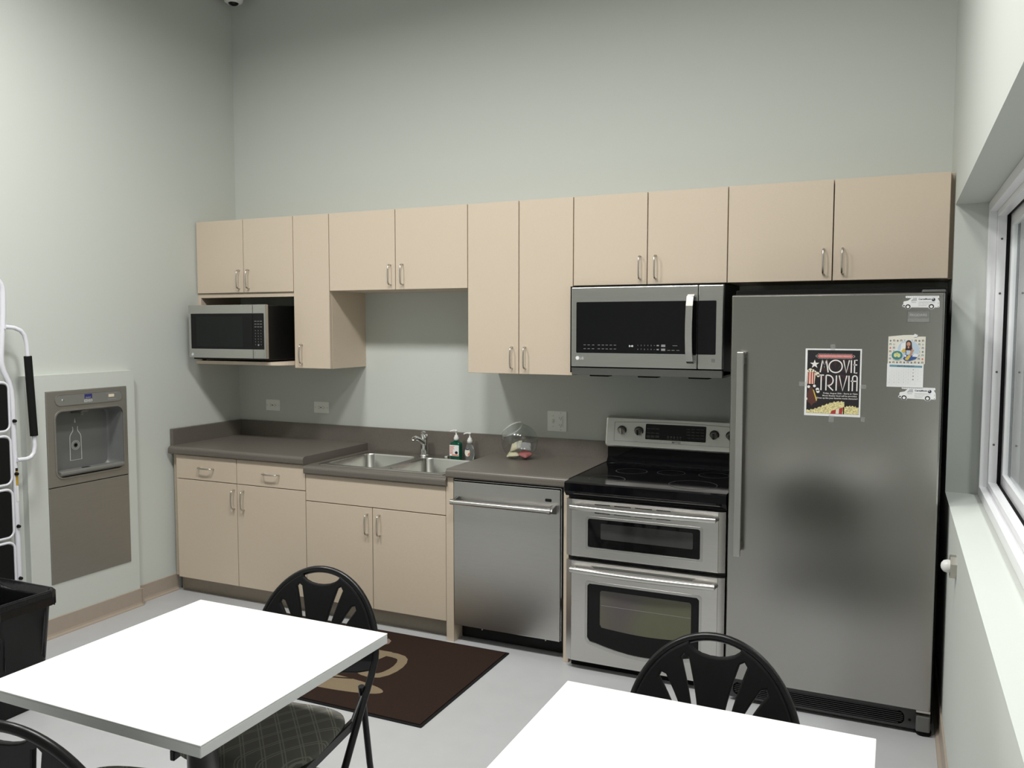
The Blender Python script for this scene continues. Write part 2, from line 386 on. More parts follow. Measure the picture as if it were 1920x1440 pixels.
# ------------------------------------------------------------------ ceiling lights
def ceiling_light(x, y, label, power):
    t = thing('ceiling_light', label, 'ceiling light', (x, y, CEIL), 'square ceiling lights')
    h = 0.20
    mb('white_plastic').plate([[(x-h-.03, y-h-.03), (x+h+.03, y-h-.03), (x+h+.03, y+h+.03), (x-h-.03, y+h+.03)], [(x-h, y-h), (x+h, y-h), (x+h, y+h), (x-h, y+h)]], 'xy', CEIL-0.008, 0.014, 0.002).build('frame', t)
    mb('lamp_diffuser').box(x-h, x+h, y-h, y+h, CEIL-0.008, CEIL-0.002).build('diffuser', t)
    l = bpy.data.lights.new('lamp', 'AREA'); l.shape = 'SQUARE'; l.size = 2*h-0.02; l.energy = power; l.spread = math.radians(168); l.color = LIGHT_COL
    lo = bpy.data.objects.new('lamp', l); COL.objects.link(lo); lo.parent = t; lo.location = (0, 0, -0.02)
    return t
names = ['square ceiling light over the floor mat', 'square ceiling light over the left white table', 'square ceiling light over the right white table']
for (x, y), n in zip(LIGHT_SPOTS, names): ceiling_light(x, y, n, LIGHT_POWER*(0.64 if x > 3 else 1.04))
ceiling_light(5.45, -1.7, 'added unseen square light brightening the window sill and jamb', 52)  # added lamp, stands in for light coming in through the window
ceiling_light(5.6, 1.5, 'added unseen square light brightening the view through the window glass', 80)  # added lamp, only brightens what shows behind the pane
# dome security camera in the corner
t = thing('security_camera', 'white dome security camera in the ceiling corner', 'camera', (0.14, -0.13, CEIL))
mb('white_plastic').lathe([(0.0, 0.0), (0.062, 0.0), (0.062, -0.060), (0.056, -0.078), (0.038, -0.090), (0.032, -0.088)], (0.14, -0.13, CEIL), 28).build('housing', t)
mb('black_gloss').lathe([(0.033, -0.086), (0.028, -0.094), (0.015, -0.101), (0.0, -0.104)], (0.14, -0.13, CEIL), 24).build('lens_dome', t)

# ================================================================== WALL CABINETS
DU, DB = 0.365, 0.634
ZT = 2.300
UX = [0.0086, 0.3896, 0.7725, 1.0342, 1.4876, 1.9448, 2.2473, 2.5506, 2.9354, 3.3215, 3.7841, 4.2468]
G = 0.0023     # half gap between doors
def pull(parent, axis, c, y0, L=0.112, out=0.030, r=0.0042):
    """wire pull: c = centre on the door face (x,z)"""
    x, z = c; b = mb('nickel'); pts = []
    e = L/2
    prof = [(-e, 0.0), (-e, out*0.45), (-e+0.004, out*0.80), (-e+0.012, out), (-e+0.03, out*1.06), (0, out*1.10), (e-0.03, out*1.06), (e-0.012, out), (e-0.004, out*0.80), (e, out*0.45), (e, 0.0)]
    for s, d in prof:
        pts.append((x, y0-d, z+s) if axis == 'v' else (x+s, y0-d, z))
    b.tube(pts, r, 8)
    return b.build('handle', parent)
def door(parent, x0, x1, z0, z1, yf, name='door', hv=None, hh=None):
    d = mb('laminate').box(x0+G, x1-G, yf, yf+0.019, z0+G, z1-G, 0.0012, 1).build(name, parent)
    if hv: pull(d, 'v', hv, yf)
    if hh: pull(d, 'h', hh, yf)
    return d
def carcass(parent, x0, x1, z0, z1, yf, back=-0.001, name='body'):
    """panels: two sides, top, bottom, back"""
    p = 0.018; y1 = yf+0.023
    b = mb('laminate').box(x0+.0006, x0+p, y1, back, z0, z1).box(x1-p, x1-.0006, y1, back, z0, z1)
    b.box(x0+p, x1-p, y1, back, z0, z0+p).box(x0+p, x1-p, y1, back, z1-p, z1).box(x0+p, x1-p, back-0.006, back, z0+p, z1-p)
    return b.build(name, parent)
Z1 = 1.8485; Z4 = 1.392
def wall_cab(i0, i1, z0, label, hx, hz, extra_top=0):
    x0, x1 = UX[i0], UX[i1]
    t = thing('wall_cabinet', label, 'cabinet', ((x0+x1)/2, 0, z0), 'beige laminate wall cabinets')
    carcass(t, x0, x1, z0+0.002, ZT-0.002, -DU)
    for k in range(i0, i1):
        h = hx.get(k)
        door(t, UX[k], UX[k+1], z0, ZT, -DU, hv=(h, hz) if h else None)
    return t
t1 = wall_cab(0, 2, Z1, 'short beige two-door wall cabinet above the counter microwave', {0: 0.359, 1: 0.434}, 1.932)
# microwave bay: left cheek, cross rail and the projecting shelf with rounded corners
b = mb('laminate').box(0.002, 0.028, -DU+0.012, -0.001, 1.432, Z1)
b.build('side_panel', t1)
mb('laminate').box(0.028, 0.772, -DU+0.012, -DU+0.04, Z1-0.026, Z1).build('bay_rail', t1)
sh = [(0.004, -0.002), (0.771, -0.002), (0.771, -0.372)]+[(0.671+0.10*math.cos(a), -0.372-0.108*math.sin(a)) for a in [PI/2*i/8 for i in range(9)]]
sh += [(0.125-0.055*math.sin(a), -0.425-0.055*math.cos(a)) for a in [PI/2*i/6 for i in range(7)]]+[(0.07, -0.37), (0.004, -0.37)]
mb('laminate').prism(sh, 'xy', 1.412, 1.432).build('shelf', t1)
t2 = wall_cab(2, 3, Z4, 'narrow tall beige single-door wall cabinet beside the counter microwave', {2: 0.831}, 1.480)
t3 = wall_cab(3, 5, Z1, 'short beige two-door wall cabinet above the sink', {3: 1.457, 4: 1.5375}, 1.934)
t4 = wall_cab(5, 7, Z4, 'tall beige two-door wall cabinet left of the built-in microwave', {5: 2.210, 6: 2.2865}, 1.480)
t5 = wall_cab(7, 9, Z1, 'short beige two-door wall cabinet above the built-in microwave', {7: 2.900, 8: 2.978}, 1.934)
t6 = wall_cab(9, 11, Z1, 'wide beige two-door wall cabinet above the refrigerator', {9: 3.746, 10: 3.825}, 1.937)
mb('laminate_edge').box(UX[11]+0.0005, XR-0.0005, -DU+0.05, -0.002, Z1, ZT-0.002).build('filler_strip', t6)

# ================================================================== BASE CABINETS
B0, B1_, B2_, B3_, B4_, B5_, B6_, B7_, B8_ = 0.0726, 0.5501, 1.0525, 1.5000, 1.9560, 1.9995, 2.6013, 2.6400, 3.3990
TK = 0.1027
def base_body(t, x0, x1, ztop, name='body'):
    p = 0.018; y1 = -DB+0.023; back = -0.02
    b = mb('laminate').box(x0+.0006, x0+p, y1, back, TK, ztop).box(x1-p, x1-.0006, y1, back, TK, ztop).box(x0+p, x1-p, y1, back, TK, TK+p).box(x0+p, x1-p, back-0.006, back, TK+p, ztop)
    b.box(x0+p, x1-p, y1, y1+0.02, ztop-0.03, ztop)
    b.build(name, t)
    mb('toe_kick').box(x0, x1, -DB+0.075, -DB+0.093, 0.0, TK).build('toe_kick', t)
t = thing('base_cabinet', 'beige base cabinet with two drawers and two doors in the corner', 'cabinet', ((B0+B2_)/2, -DB/2, 0), 'beige laminate base cabinets')
base_body(t, B0, B2_, 0.868)
mb('laminate_edge').box(0.024, B0, -DB+0.03, -DB+0.05, TK, 0.866).build('filler_strip', t)
mb('toe_kick').box(0.024, B0, -DB+0.075, -DB+0.093, 0.0, TK).build('toe_kick', t)
ZDR = 0.7175
door(t, B0, B1_, ZDR, 0.866, -DB, 'drawer', hh=(0.3195, 0.795)); door(t, B1_, B2_, ZDR, 0.866, -DB, 'drawer', hh=(0.812, 0.795))
door(t, B0, B1_, TK, ZDR, -DB, hv=(0.531, 0.626)); door(t, B1_, B2_, TK, ZDR, -DB, hv=(0.604, 0.625))
t = thing('base_cabinet', 'beige two-door sink base cabinet with a plain top panel', 'cabinet', ((B2_+B4_)/2, -DB/2, 0), 'beige laminate base cabinets')
base_body(t, B2_, B4_, 0.818)
ZS = 0.6636
door(t, B2_, B4_, ZS, 0.818, -DB, 'front_panel')
door(t, B2_, B3_, TK, ZS, -DB, hv=(1.469, 0.571)); door(t, B3_, B4_, TK, ZS, -DB, hv=(1.5475, 0.572))
t = mb('laminate').prism([(B4_+0.0008, 0), (B5_, 0), (B5_, 0.866), (1.9648, 0.866), (1.9648, 0.8185), (B4_+0.0008, 0.8185)], 'xz', -DB, -0.02).build('end_panel', origin=(1.978, -0.33, 0)); tag(t, 'upright beige end panel between the sink cabinet and the dishwasher', 'panel', 'beige end panels')
t = mb('laminate').box(B6_+0.008, B7_-0.004, -DB, -0.02, 0.0, 0.866, 0.001, 1).build('end_panel', origin=(2.62, -0.33, 0)); tag(t, 'thin upright beige end panel between the dishwasher and the range', 'panel', 'beige end panels')

# ================================================================== COUNTERTOPS
CY = -0.655
def counter_profile(z0, z1, yb=-0.020, r=0.020):
    pts = [(yb, z0), (yb, z1)]
    pts += [(CY+r-r*math.sin(a), z1-r+r*math.cos(a)) for a in [PI/2*i/6 for i in range(7)]]
    rb = 0.010
    pts += [(CY+rb-rb*math.cos(a), z0+rb-rb*math.sin(a)) for a in [PI/2*i/4 for i in range(5)]]
    return pts
ct = thing('countertop', 'raised grey-brown laminate countertop in the left corner', 'countertop', (0.54, -0.33, 0.868), 'grey-brown laminate countertops')
mb('counter').prism(counter_profile(0.868, 0.914), 'yz', 0.030, 1.0535).build('slab', ct)
mb('counter').box(0.004, 0.0295, -0.612, -0.0005, 0.868, 1.014, 0.002, 1).build('side_splash', ct)
ct = thing('countertop', 'lower grey-brown laminate countertop around the double sink', 'countertop', (1.51, -0.33, 0.82), 'grey-brown laminate countertops')
SX0, SX1, SY0, SY1 = 1.105, 1.925, -0.600, -0.045     # sink rim
b = mb('counter').prism([p for p in counter_profile(0.8195, 0.866, SY0+0.012)], 'yz', 1.0545, 1.9640)
b.box(1.0545, SX0+0.012, SY0+0.012, -0.020, 0.8195, 0.866).box(SX1-0.012, 1.9640, SY0+0.012, -0.020, 0.8195, 0.866).box(SX0+0.012, SX1-0.012, SY1-0.012, -0.020, 0.8195, 0.866)
b.build('slab', ct)
ct = thing('countertop', 'raised grey-brown laminate countertop above the dishwasher', 'countertop', (2.3, -0.33, 0.868), 'grey-brown laminate countertops')
mb('counter').prism(counter_profile(0.868, 0.914), 'yz', 1.9650, 2.6380).build('slab', ct)
t = mb('counter').prism([(0.030, 0.868), (1.0535, 0.868), (1.0535, 0.8195), (1.9645, 0.8195), (1.9645, 0.868), (2.6380, 0.868), (2.6380, 1.014), (0.030, 1.014)], 'xz', -0.0198, -0.0005).build('backsplash', origin=(1.33, -0.01, 0.868))
tag(t, 'long grey-brown laminate backsplash strip along the back wall', 'backsplash')

# ================================================================== SINK, FAUCET
sk = thing('sink', 'double-bowl stainless steel drop-in sink', 'sink', (1.51, -0.33, 0.866))
BW = [(1.135, 1.500), (1.545, 1.890)]; BY0, BY1 = -0.565, -0.135
rim = [rrect(SX0, SX1, SY0, SY1, 0.03)]+[rrect(x0, x1, BY0, BY1, 0.055, 6) for x0, x1 in BW]
mb('steel_sink').plate(rim, 'xy', 0.8685, 0.005, 0.0015).build('rim', sk)
for x0, x1 in BW:
    b = mb('steel_sink'); rings = []
    spec = [(0.0, 0.8690, 0.055), (0.003, 0.862, 0.054), (0.010, 0.72, 0.05), (0.022, 0.703, 0.05), (0.045, 0.696, 0.045)]
    vs = []; n = 28
    for ins, z, r in spec: vs += [(a, c, z) for a, c in rrect(x0+ins, x1-ins, BY0+ins, BY1-ins, r, 6)]
    fs = []
    for i in range(len(spec)-1):
        for j in range(n): fs.append((i*n+j, i*n+(j+1) % n, (i+1)*n+(j+1) % n, (i+1)*n+j))
    b.raw(vs, fs, True); k = (len(spec)-1)*n; b.raw(vs[k:], [tuple(range(n))])
    bo = b.build('bowl', sk)
    cx, cy = (x0+x1)/2, (BY0+BY1)/2
    mb('steel_dark').lathe([(0.045, 0.6965), (0.040, 0.6990), (0.030, 0.6972), (0.0, 0.6970)], (cx, cy, 0.0), 20).build('drain', bo)
f = thing('faucet', 'short chrome sink faucet with a single lever', 'faucet', (1.505, -0.088, 0.871))
FXc, FYc = 1.505, -0.088
mb('chrome').lathe([(0.0, 0.0), (0.030, 0.0), (0.031, 0.006), (0.025, 0.011), (0.0, 0.011)], (FXc, FYc, 0.8712), 24).build('base_plate', f)
mb('chrome').lathe([(0.0225, 0.010), (0.0215, 0.06), (0.0200, 0.085), (0.0225, 0.092), (0.0235, 0.118), (0.020, 0.130), (0.0, 0.134)], (FXc, FYc, 0.8712), 20).build('body', f)
mb('chrome').tube([(FXc, FYc-0.010, 0.950), (FXc-0.014, FYc-0.045, 0.976), (FXc-0.020, FYc-0.070, 0.985), (FXc-0.022, FYc-0.082, 0.982), (FXc-0.023, FYc-0.090, 0.970)], [0.0155, 0.0150, 0.0145, 0.0145, 0.0135], 12).build('spout', f)
mb('chrome').tube([(FXc, FYc+0.002, 1.003), (FXc+0.004, FYc-0.012, 1.012), (FXc+0.010, FYc-0.042, 1.018)], [0.012, 0.010, 0.007], 10).build('lever', f)
t = mb('chrome').lathe([(0.0, 0.0), (0.016, 0.0), (0.017, 0.004), (0.012, 0.010), (0.0, 0.012)], (1.655, -0.085, 0.8712), 20).build('sink_hole_cover', origin=(1.655, -0.085, 0.8712)); tag(t, 'small chrome hole cover on the sink deck right of the faucet', 'hole cover')

# ================================================================== SOAP BOTTLES
def pump(parent, x, y, z, m, r=0.011, s=1.0):
    b = mb(m).lathe([(0.0, 0.0), (r*1.35, 0.0), (r*1.4, 0.016), (r*1.0, 0.022), (r*0.9, 0.030), (0.0045, 0.031), (0.0045, 0.052), (0.0085, 0.053), (0.0085, 0.060), (0.0, 0.061)], (x, y, z), 14)
    b.tube([(x, y, z+0.0575), (x-0.014*s, y-0.010*s, z+0.0580), (x-0.026*s, y-0.018*s, z+0.0555), (x-0.029*s, y-0.020*s, z+0.051)], [0.005, 0.0045, 0.0038, 0.003], 8)
    return b.build('pump', parent)
sx, sy, sz = 1.722, -0.088, 0.8712
s1 = thing('dish_soap_bottle', 'green dish soap pump bottle with white and orange label behind sink', 'soap bottle', (sx, sy, sz))
b = mb('soap_green'); vs = []; n = 24
prof = [(0.92, 0.0), (1.0, 0.004), (1.0, 0.082), (0.93, 0.092), (0.62, 0.098), (0.42, 0.102), (0.36, 0.106)]
for k, h in prof:
    for px, py in rrect(-0.034*k, 0.034*k, -0.021*k, 0.021*k, 0.015*k, 5): vs.append((sx+px, sy+py, sz+h))
fs = [(i*n+j, i*n+(j+1) % n, (i+1)*n+(j+1) % n, (i+1)*n+j) for i in range(len(prof)-1) for j in range(n)]
b.raw(vs, fs, True); b.raw(vs[:n], [tuple(range(n))]); b.raw(vs[-n:], [tuple(range(n))]); b.build('bottle', s1)
pump(s1, sx, sy, sz+0.106, 'white_plastic')
lb = mb('paper').box(sx-0.033, sx+0.028, sy-0.0225, sy-0.0216, sz+0.016, sz+0.080)
for i, (z, x1) in enumerate([(0.071, 0.2), (0.064, -0.1), (0.057, 0.1), (0.049, -0.3), (0.042, -0.3), (0.035, -0.3), (0.029, -0.35)]):
    lb.m('label_orange').box(sx-0.031, sx-0.004+x1*0.02, sy-0.0229, sy-0.0226, sz+z, sz+z+0.0034)
lb.m('label_orange').box(sx-0.018, sx+0.026, sy-0.0229, sy-0.0226, sz+0.018, sz+0.025)
lb.m('ink_black').prism(ell(sx+0.012, sz+0.036, 0.010, 0.009, 10), 'xz', sy-0.0229, sy-0.0226)
lb.build('label', s1)
sx, sy = 1.806, -0.078
s2 = thing('hand_soap_bottle', 'small clear hand soap pump bottle beside the green bottle', 'soap bottle', (sx, sy, sz))
b = mb('soap_clear'); vs = []
prof = [(0.80, 0.0), (0.88, 0.004), (1.0, 0.028), (0.92, 0.055), (0.66, 0.078), (0.46, 0.090), (0.42, 0.094)]
for k, h in prof:
    for px, py in rrect(-0.029*k, 0.029*k, -0.018*k, 0.018*k, 0.014*k, 5): vs.append((sx+px, sy+py, sz+h))
b.raw(vs, fs, True); b.raw(vs[:n], [tuple(range(n))]); b.raw(vs[-n:], [tuple(range(n))]); b.build('bottle', s2)
pump(s2, sx, sy, sz+0.094, 'white_plastic', 0.0115)
lb = mb('paper_cream').prism(ell(sx-0.006, sz+0.040, 0.017, 0.024, 16), 'xz', sy-0.0198, sy-0.0192)
lb.m('label_orange').prism([(sx-0.004, sz+0.018), (sx+0.010, sz+0.030), (sx+0.010, sz+0.043), (sx-0.002, sz+0.033)], 'xz', sy-0.0202, sy-0.0199)
lb.m('ink_navy').box(sx-0.016, sx+0.004, sy-0.0202, sy-0.0199, sz+0.054, sz+0.062)
lb.build('label', s2)

# ================================================================== CLEAR JAR WITH SNACK PACKETS (tilted mouth)
jx, jy, jz, jr = 2.180, -0.200, 0.914, 0.100
J = thing('candy_jar', 'clear round plastic jar with tilted mouth on the right counter', 'jar', (jx, jy, jz))
b = mb('clear_plastic'); tilt = Matrix.Rotation(math.radians(-42), 4, Vector((0.35, 1.0, 0)).normalized())
ctr = Vector((jx, jy, jz+0.096)); prof = [(0.062, 0.086), (0.066, 0.082), (0.074, 0.068)]+[(jr*math.cos(a), jr*math.sin(a)*1.0) for a in [math.radians(40-i*10) for i in range(13)]]+[(0.0, -jr)]
vs = []; n = 32
for r, h in prof:
    for j in range(n):
        v = tilt @ Vector((r*math.cos(2*PI*j/n), r*math.sin(2*PI*j/n), h)); v += ctr
        if v.z < jz+0.003: v.z = jz+0.003
        vs.append(tuple(v))
b.raw(vs, [(i*n+j, i*n+(j+1) % n, (i+1)*n+(j+1) % n, (i+1)*n+j) for i in range(len(prof)-1) for j in range(n)], True)
b.build('jar', J)
b = mb('jar_rim'); pts = [tuple(ctr+tilt @ Vector((0.064*math.cos(2*PI*j/24), 0.064*math.sin(2*PI*j/24), 0.086))) for j in range(24)]
b.tube(pts, 0.0035, 6, closed=True).build('mouth_rim', J)
def packet(c, size, rot, m, label):
    v = [(-1, -1, 0), (1, -1, 0), (1, 1, 0), (-1, 1, 0)]; b = mb(m); Rm = Matrix.Rotation(rot[2], 3, 'Z') @ Matrix.Rotation(rot[0], 3, 'X') @ Matrix.Rotation(rot[1], 3, 'Y')
    N = 6; gv = []
    for sgn in (1, -1):
        for i in range(N+1):
            for j in range(N+1):
                u, w_ = 2*i/N-1, 2*j/N-1
                h = sgn*(0.35*size[2]+0.65*size[2]*max(0, (1-u**4))*max(0, (1-w_**4)))*(0.08 if (i in (0, N) or j in (0, N)) else 1)
                h += 0.12*size[2]*math.sin(9*u+3*w_)*sgn
                gv.append(tuple(Vector(c)+Rm @ Vector((u*size[0], w_*size[1], h))))
    k = (N+1)**2; fs = []
    for s_ in (0, 1):
        for i in range(N):
            for j in range(N):
                a = s_*k+i*(N+1)+j; fs.append((a, a+1, a+N+2, a+N+1))
    edge = [i*(N+1) for i in range(N+1)]+[N*(N+1)+j for j in range(1, N+1)]+[i*(N+1)+N for i in range(N-1, -1, -1)]+[j for j in range(N-1, 0, -1)]
    for q in range(len(edge)):
        a, c2 = edge[q], edge[(q+1) % len(edge)]; fs.append((a, c2, k+c2, k+a))
    b.raw(gv, fs, True); o = b.build('snack_packet', origin=c); tag(o, label, 'snack packet', 'snack packets inside the clear jar')
packet((2.146, -0.210, 0.938), (0.034, 0.030, 0.013), (0.2, -0.1, 0.3), 'candy_cream', 'cream snack packet at the left of the clear jar')
packet((2.212, -0.200, 0.942), (0.034, 0.030, 0.013), (0.3, 0.2, -0.4), 'candy_pink', 'pink snack packet at the right of the clear jar')
packet((2.186, -0.150, 0.940), (0.026, 0.022, 0.010), (0.0, 0.1, 0.9), 'candy_olive', 'olive snack packet low in the middle of the clear jar')
packet((2.158, -0.200, 0.984), (0.036, 0.030, 0.013), (0.6, -0.5, 0.2), 'candy_cream', 'cream snack packet standing upright in the clear jar')
packet((2.205, -0.200, 0.988), (0.040, 0.028, 0.010), (0.7, 0.2, 0.5), 'candy_white', 'clear white cellophane packet on top inside the clear jar')

# ================================================================== OUTLETS
def outlet_h(cx, cz, label):
    t = thing('wall_outlet', label, 'outlet', (cx, 0, cz), 'horizontal wall outlets')
    mb('plate_white').prism(rrect(cx-0.0575, cx+0.0575, cz-0.036, cz+0.036, 0.004, 2), 'xz', -0.0001, -0.006).build('plate', t)
    rc = mb('plate_white').prism(rrect(cx-0.034, cx+0.034, cz-0.0165, cz+0.0165, 0.004, 2), 'xz', -0.006, -0.0085).build('receptacle', t)
    b = mb('ink_grey')
    for s in (-1, 1):
        for dz in (-0.006, 0.006): b.box(cx+s*0.017-0.004, cx+s*0.017+0.004, -0.0091, -0.0085, cz+dz-0.0012, cz+dz+0.0012)
        b.prism(ell(cx+s*0.017+0.009, cz, 0.0026, n=8), 'xz', -0.0085, -0.0091)
    b.prism(rrect(cx-0.0045, cx+0.0045, cz-0.004, cz+0.004, 0.001, 1), 'xz', -0.0085, -0.0088)
    b.build('slots', rc)
    for s in (-1, 1): mb('nickel').prism(ell(cx+s*0.048, cz, 0.003, n=8), 'xz', -0.006, -0.0072).build('screw', t)
outlet_h(0.2925, 1.121, 'horizontal white wall outlet nearest the room corner')
outlet_h(0.6875, 1.121, 'horizontal white wall outlet below the narrow tall cabinet')
cx, cz = 2.3235, 1.110
t = thing('switch_plate', 'white double wall plate with a toggle switch and an outlet', 'switch plate', (cx, 0, cz))
mb('plate_white').prism(rrect(cx-0.058, cx+0.058, cz-0.0575, cz+0.0575, 0.004, 2), 'xz', -0.0001, -0.006).build('plate', t)
b = mb('plate_white').prism([(-0.006, cz-0.012), (-0.006, cz+0.012), (-0.016, cz+0.009), (-0.018, cz+0.002)], 'yz', cx-0.028, cx-0.018); b.build('toggle', t)
rc = mb('plate_white').prism(rrect(cx+0.006, cx+0.040, cz-0.034, cz+0.034, 0.004, 2), 'xz', -0.006, -0.0085).build('receptacle', t)
b = mb('ink_grey')
for s in (-1, 1):
    for dx in (-0.006, 0.006): b.box(cx+0.021+dx-0.0012, cx+0.021+dx+0.0012, -0.0091, -0.0085, cz+s*0.020-0.004, cz+s*0.020+0.004)
    b.prism(ell(cx+0.024, cz+s*0.020-0.010, 0.0026, n=8), 'xz', -0.0085, -0.0091)
b.box(cx+0.034, cx+0.0352, -0.0089, -0.0085, cz-0.030, cz+0.030); b.build('slots', rc)
for dx, dz in ((-0.023, 0.03), (-0.023, -0.03), (0.023, 0.048), (0.023, -0.048)): mb('nickel').prism(ell(cx+dx, cz+dz, 0.003, n=8), 'xz', -0.006, -0.0072).build('screw', t)

# ================================================================== COUNTER MICROWAVE IN THE BAY
MX0, MX1, MYF, MZ0, MZ1 = 0.086, 0.690, -0.520, 1.452, 1.772
mw = thing('countertop_microwave', 'stainless and black countertop microwave on the cabinet shelf', 'microwave', ((MX0+MX1)/2, -0.3, 1.432))
mb('black_plastic').box(MX0+0.006, MX1-0.003, MYF+0.028, -0.075, 1.441, MZ1-0.004, 0.004, 1).build('body', mw)
DXM = 0.593
d = mb('steel').box(MX0, DXM-0.0012, MYF, MYF+0.026, MZ0, MZ1, 0.003, 2).build('door', mw)
wd = mb('black_gloss').prism(rrect(0.108, DXM-0.0012, 1.507, 1.7205, 0.003, 2), 'xz', MYF-0.0012, MYF+0.001).build('window', d)
mb('glass_mw').prism(rrect(0.151, 0.520, 1.521, 1.703, 0.004, 2), 'xz', MYF-0.0018, MYF-0.0012).build('mesh_screen', d)
mb('chrome').box(0.1055, 0.108, MYF-0.002, MYF, 1.507, 1.7205).build('window_edge', d)
mb('print_white').prism(ell(0.115, 1.472, 0.009, n=14), 'xz', MYF-0.0006, MYF).build('logo', d)
cp = mb('steel').box(DXM+0.0012, MX1, MYF, MYF+0.026, MZ0, MZ1, 0.003, 2).build('control_panel', mw)
mb('black_gloss').prism(rrect(DXM+0.0012, 0.677, 1.507, 1.7205, 0.003, 2), 'xz', MYF-0.0012, MYF+0.001).build('keypad', cp)
b = mb('print_grey')
for r in range(9):
    for c in range(3):
        if r < 3: b.box(0.607+c*0.021, 0.622+c*0.021, MYF-0.0017, MYF-0.0012, 1.672-r*0.0165, 1.675-r*0.0165)
        else: b.prism(ell(0.614+c*0.021, 1.668-r*0.0165, 0.0022, n=6), 'xz', MYF-0.0017, MYF-0.0012)
b.prism(ell(0.636, 1.534, 0.006, n=12), 'xz', MYF-0.0017, MYF-0.0012)
b.build('key_print', cp)
mb('steel').plate([rrect(0.606, 0.676, 1.463, 1.496, 0.003, 2), rrect(0.608, 0.674, 1.465, 1.494, 0.002, 2)], 'xz', MYF-0.0008, 0.0016).m('steel').prism(rrect(0.608, 0.674, 1.465, 1.494, 0.002, 2), 'xz', MYF-0.0004, MYF+0.001).build('door_button', cp)
for fx in (0.15, 0.62):
    for fy in (-0.46, -0.13): mb('black_matte').lathe([(0.0, 0.0), (0.013, 0.0), (0.013, 0.0095), (0.0, 0.0095)], (fx, fy, 1.4322), 12).build('foot', mw)

# ================================================================== OVER-THE-RANGE MICROWAVE
OX0, OX1, OY, OZ0, OZ1 = 2.5700, 3.3210, -0.440, 1.444, 1.8385
ot = thing('built_in_microwave', 'stainless over-the-range microwave with black glass front', 'microwave', ((OX0+OX1)/2, -0.2, 1.40))
mb('black_plastic').box(2.5515, OX1-0.002, OY+0.036, -0.002, 1.412, 1.8455).build('body', ot)
OD = 3.2035
d = mb('steel').box(OX0, OD-0.0012, OY, OY+0.035, OZ0, OZ1, 0.004, 2).build('door', ot)
mb('black_gloss').prism(rrect(2.597, OD-0.0012, 1.513, 1.7655, 0.004, 2), 'xz', OY-0.0012, OY+0.002).build('window', d)
mb('chrome').box(2.594, OD-0.002, OY-0.0012, OY, 1.5095, 1.513).build('window_edge', d)
pts = [(3.176, OY, 1.787), (3.176, OY-0.022, 1.789), (3.174, OY-0.036, 1.782), (3.173, OY-0.046, 1.740), (3.172, OY-0.051, 1.66), (3.172, OY-0.051, 1.60), (3.173, OY-0.046, 1.525), (3.175, OY-0.036, 1.483), (3.176, OY-0.022, 1.476), (3.176, OY, 1.478)]
def strap(b, pts, wd, th):
    """flat strap of width wd (x) and thickness th following pts in the yz plane"""
    k = len(pts); vs = []
    for i, p in enumerate(pts):
        a = Vector(pts[max(i-1, 0)]); c = Vector(pts[min(i+1, k-1)]); t = (c-a); n = Vector((0, -t.z, t.y)).normalized()*th/2
        for sx_ in (-1, 1):
            for sn in (1, -1): vs.append((p[0]+sx_*wd/2, p[1]+sn*n.y, p[2]+sn*n.z))
    fs = []
    for i in range(k-1):
        o = i*4; q = o+4
        fs += [(o, o+2, q+2, q), (o+1, q+1, q+3, o+3), (o, q, q+1, o+1), (o+2, o+3, q+3, q+2)]
    b.raw(vs, fs, False); b.raw(vs[:4], [(0, 1, 3, 2)]); b.raw(vs[-4:], [(0, 2, 3, 1)]); return b
strap(mb('chrome') if False else mb('steel_range'), pts, 0.032, 0.011).build('handle', d)
b = mb('paper').prism(ell(2.6035, 1.487, 0.0095, n=18), 'xz', OY-0.0008, OY); b.m('print_white').text('LG', 'xz', 2.617, 1.4805, OY-0.0008, 0.012, bold=0.02); b.build('logo', d)
b = mb('print_grey')
for r, z in enumerate((1.553, 1.534)):
    for x in (2.642, 2.663, 2.686, 2.716, 2.737, 2.757, 2.778, 2.799): b.box(x-0.006, x+0.006, OY-0.0016, OY-0.0012, z-0.001, z+0.0012)
    for k in range(5): b.text('1234567890'[r*5+k], 'xz', 2.915+k*0.0165, z-0.003, OY-0.0016, 0.0065, 'c')
    b.box(2.994, 3.000, OY-0.0016, OY-0.0012, z-0.0006, z+0.0006); b.box(3.008, 3.019, OY-0.0016, OY-0.0012, z-0.003, z+0.003)
    b.box(3.030, 3.050, OY-0.0016, OY-0.0012, z-0.006, z+0.005)
b.box(3.085, 3.108, OY-0.0016, OY-0.0012, 1.552, 1.554)
for x in (3.066, 3.087, 3.110): b.box(x-0.006, x+0.008, OY-0.0016, OY-0.0012, 1.530, 1.532)
b.build('key_print', d)
mb('clock_digits').text('8:48', 'xz', 2.870, 1.545, OY-0.0016, 0.009).build('clock', d)
cp = mb('steel').box(OD+0.0012, OX1, OY, OY+0.035, OZ0, OZ1, 0.004, 2).build('control_column', ot)
mb('black_gloss').prism(rrect(OD+0.0012, 3.2885, 1.513, 1.7655, 0.004, 2), 'xz', OY-0.0012, OY+0.002).build('side_glass', cp)
b = mb('print_dim').plate([rrect(3.271, 3.285, 1.478, 1.493, 0.001, 1), rrect(3.2725, 3.2835, 1.4795, 1.4915, 0.001, 1)], 'xz', OY-0.0005, 0.001); b.box(3.2745, 3.2815, OY-0.001, OY, 1.483, 1.485).box(3.2745, 3.2815, OY-0.001, OY, 1.487, 1.4885); b.build('sticker', cp)
vs = [(OY, 1.4385), (OY+0.006, 1.4385), (-0.05, 1.4105), (-0.05, 1.402), (OY+0.030, 1.402), (OY+0.004, 1.404)]
mb('steel_dark').prism(vs, 'yz', OX0+0.002, OX1-0.002).build('vent_panel', ot)
